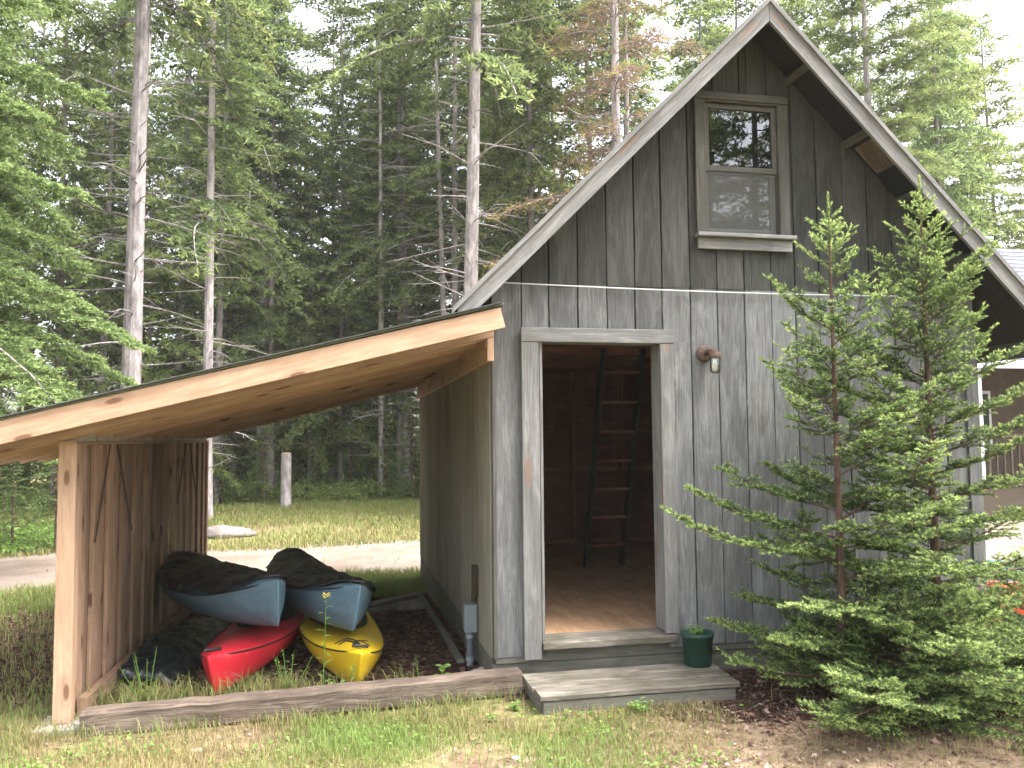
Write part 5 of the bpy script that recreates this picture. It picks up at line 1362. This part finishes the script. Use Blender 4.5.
for k in range(30):
    z = 3.6 + 4.2 * k / 30; a = mg.uniform(0, 6.283) if k % 3 else math.pi + mg.uniform(-.35, .35)
    if a > 0 and 2.6 < a < 3.7 and z < 5.2: a = 1.2
    L_ = mg.uniform(1.2, 2.0) if z > 5.0 else 1.0
    p = np.array([8.0, 2.15, z]); pts = [p]
    for q in range(5): pts.append(pts[-1] + np.array([math.cos(a), math.sin(a), .25 - .06 * q]) * L_ / 5 + np.array([mg.uniform(-.05, .05) for _ in range(3)]))
    tube(tb, pts, [.018, .014, .011, .008, .005, .002], 5, cap=False)
    for q in range(26):
        t = mg.uniform(.25, 1) * 4.99; i = int(t); c = pts[i] + (pts[i + 1] - pts[i]) * (t - i)
        maple_leaf(lv, c + np.array([mg.uniform(-.18, .18), mg.uniform(-.18, .18), mg.uniform(-.2, .08)]), (mg.uniform(-1, 1), mg.uniform(-1, 1), mg.uniform(-.6, .2)), mg.uniform(.05, .085), mg.random())
tb.build('trunk', bark_d, mp)
lv.build('leaves', leaf_mat('maple_leaves', ((.22, .30, .04), (.38, .42, .05), (.60, .52, .05)), .45, .5, 0, .3), mp)

# ------------------------------------------------------------------ LIGHT, SKY, CAMERA
w = bpy.data.worlds.new('World'); sc.world = w; w.use_nodes = True; nt = w.node_tree; nt.nodes.clear()
SE, SR = R(60), R(200)
sky = N(nt, 'ShaderNodeTexSky'); sky.sky_type = 'NISHITA'; sky.sun_disc = False; sky.sun_elevation = SE; sky.sun_rotation = R(112)
sky.air_density = 1.0; sky.dust_density = 4.0; sky.ozone_density = 1.0
hsv = N(nt, 'ShaderNodeHueSaturation'); hsv.inputs['Saturation'].default_value = .28; nt.links.new(sky.outputs[0], hsv.inputs['Color'])
bg = N(nt, 'ShaderNodeBackground'); bg.inputs['Strength'].default_value = .15; nt.links.new(hsv.outputs[0], bg.inputs[0])
wo = N(nt, 'ShaderNodeOutputWorld'); nt.links.new(bg.outputs[0], wo.inputs[0])
sl_ = bpy.data.lights.new('sun', 'SUN'); sl_.energy = 1.5; sl_.angle = R(40); sl_.color = (1, .95, .88)
so = bpy.data.objects.new('sun', sl_); COL.objects.link(so)
az = R(112)      # from behind and left of the shed
from mathutils import Vector, Matrix
sd = Vector((math.sin(az) * math.cos(SE), math.cos(az) * math.cos(SE), math.sin(SE)))
so.rotation_euler = sd.to_track_quat('Z', 'Y').to_euler()

cam = bpy.data.cameras.new('camera'); co = bpy.data.objects.new('camera', cam); COL.objects.link(co); sc.camera = co
pi_, ro, ya = R(3.71725), R(-.53510), R(11.69026)
fw = Vector((math.sin(ya) * math.cos(pi_), math.cos(ya) * math.cos(pi_), math.sin(pi_)))
r0 = Vector((math.cos(ya), -math.sin(ya), 0)); u0 = r0.cross(fw)
rr = math.cos(ro) * r0 + math.sin(ro) * u0; uu = -math.sin(ro) * r0 + math.cos(ro) * u0
Mx = Matrix(((rr.x, uu.x, -fw.x, -.92336), (rr.y, uu.y, -fw.y, -5.12234), (rr.z, uu.z, -fw.z, 1.46174), (0, 0, 0, 1)))
co.matrix_world = Mx
cam.sensor_width = 36; cam.lens = 831.677 * 36 / 1024; cam.clip_end = 2000; cam.clip_start = .05

sc.view_settings.view_transform = 'Standard'; sc.view_settings.look = 'None'; sc.view_settings.gamma = 1; sc.view_settings.exposure = 2.62
sc.render.engine = 'CYCLES'
cy = sc.cycles
cy.max_bounces = 7; cy.diffuse_bounces = 4; cy.glossy_bounces = 3; cy.transmission_bounces = 4; cy.transparent_max_bounces = 8
cy.caustics_reflective = False; cy.caustics_refractive = False; cy.sample_clamp_indirect = 6
cy.use_adaptive_sampling = True; cy.adaptive_threshold = .02
try:
    cy.use_denoising = True; cy.denoiser = 'OPENIMAGEDENOISE'; cy.denoising_input_passes = 'RGB_ALBEDO_NORMAL'
except Exception: pass
sc.render.use_persistent_data = False

# thin pale volume added to lift the dark depths of the forest
mb = MB(); x0, x1, y0, y1, z0, z1 = -60, 75, -30, 72, -2.5, 27
mb.add([(x, y, z) for x in (x0, x1) for y in (y0, y1) for z in (z0, z1)], [(0, 1, 3, 2), (4, 6, 7, 5), (0, 4, 5, 1), (2, 3, 7, 6), (0, 2, 6, 4), (1, 5, 7, 3)])
hm, hnt, hout = new_mat('added_haze_air'); pv = N(hnt, 'ShaderNodeVolumePrincipled'); pv.inputs['Color'].default_value = (.88, .92, .88, 1); pv.inputs['Density'].default_value = .0008
hnt.links.new(pv.outputs[0], hout.inputs['Volume'])
tag(mb.build('added_haze', hm), kind='stuff')
sc.cycles.volume_bounces = 1
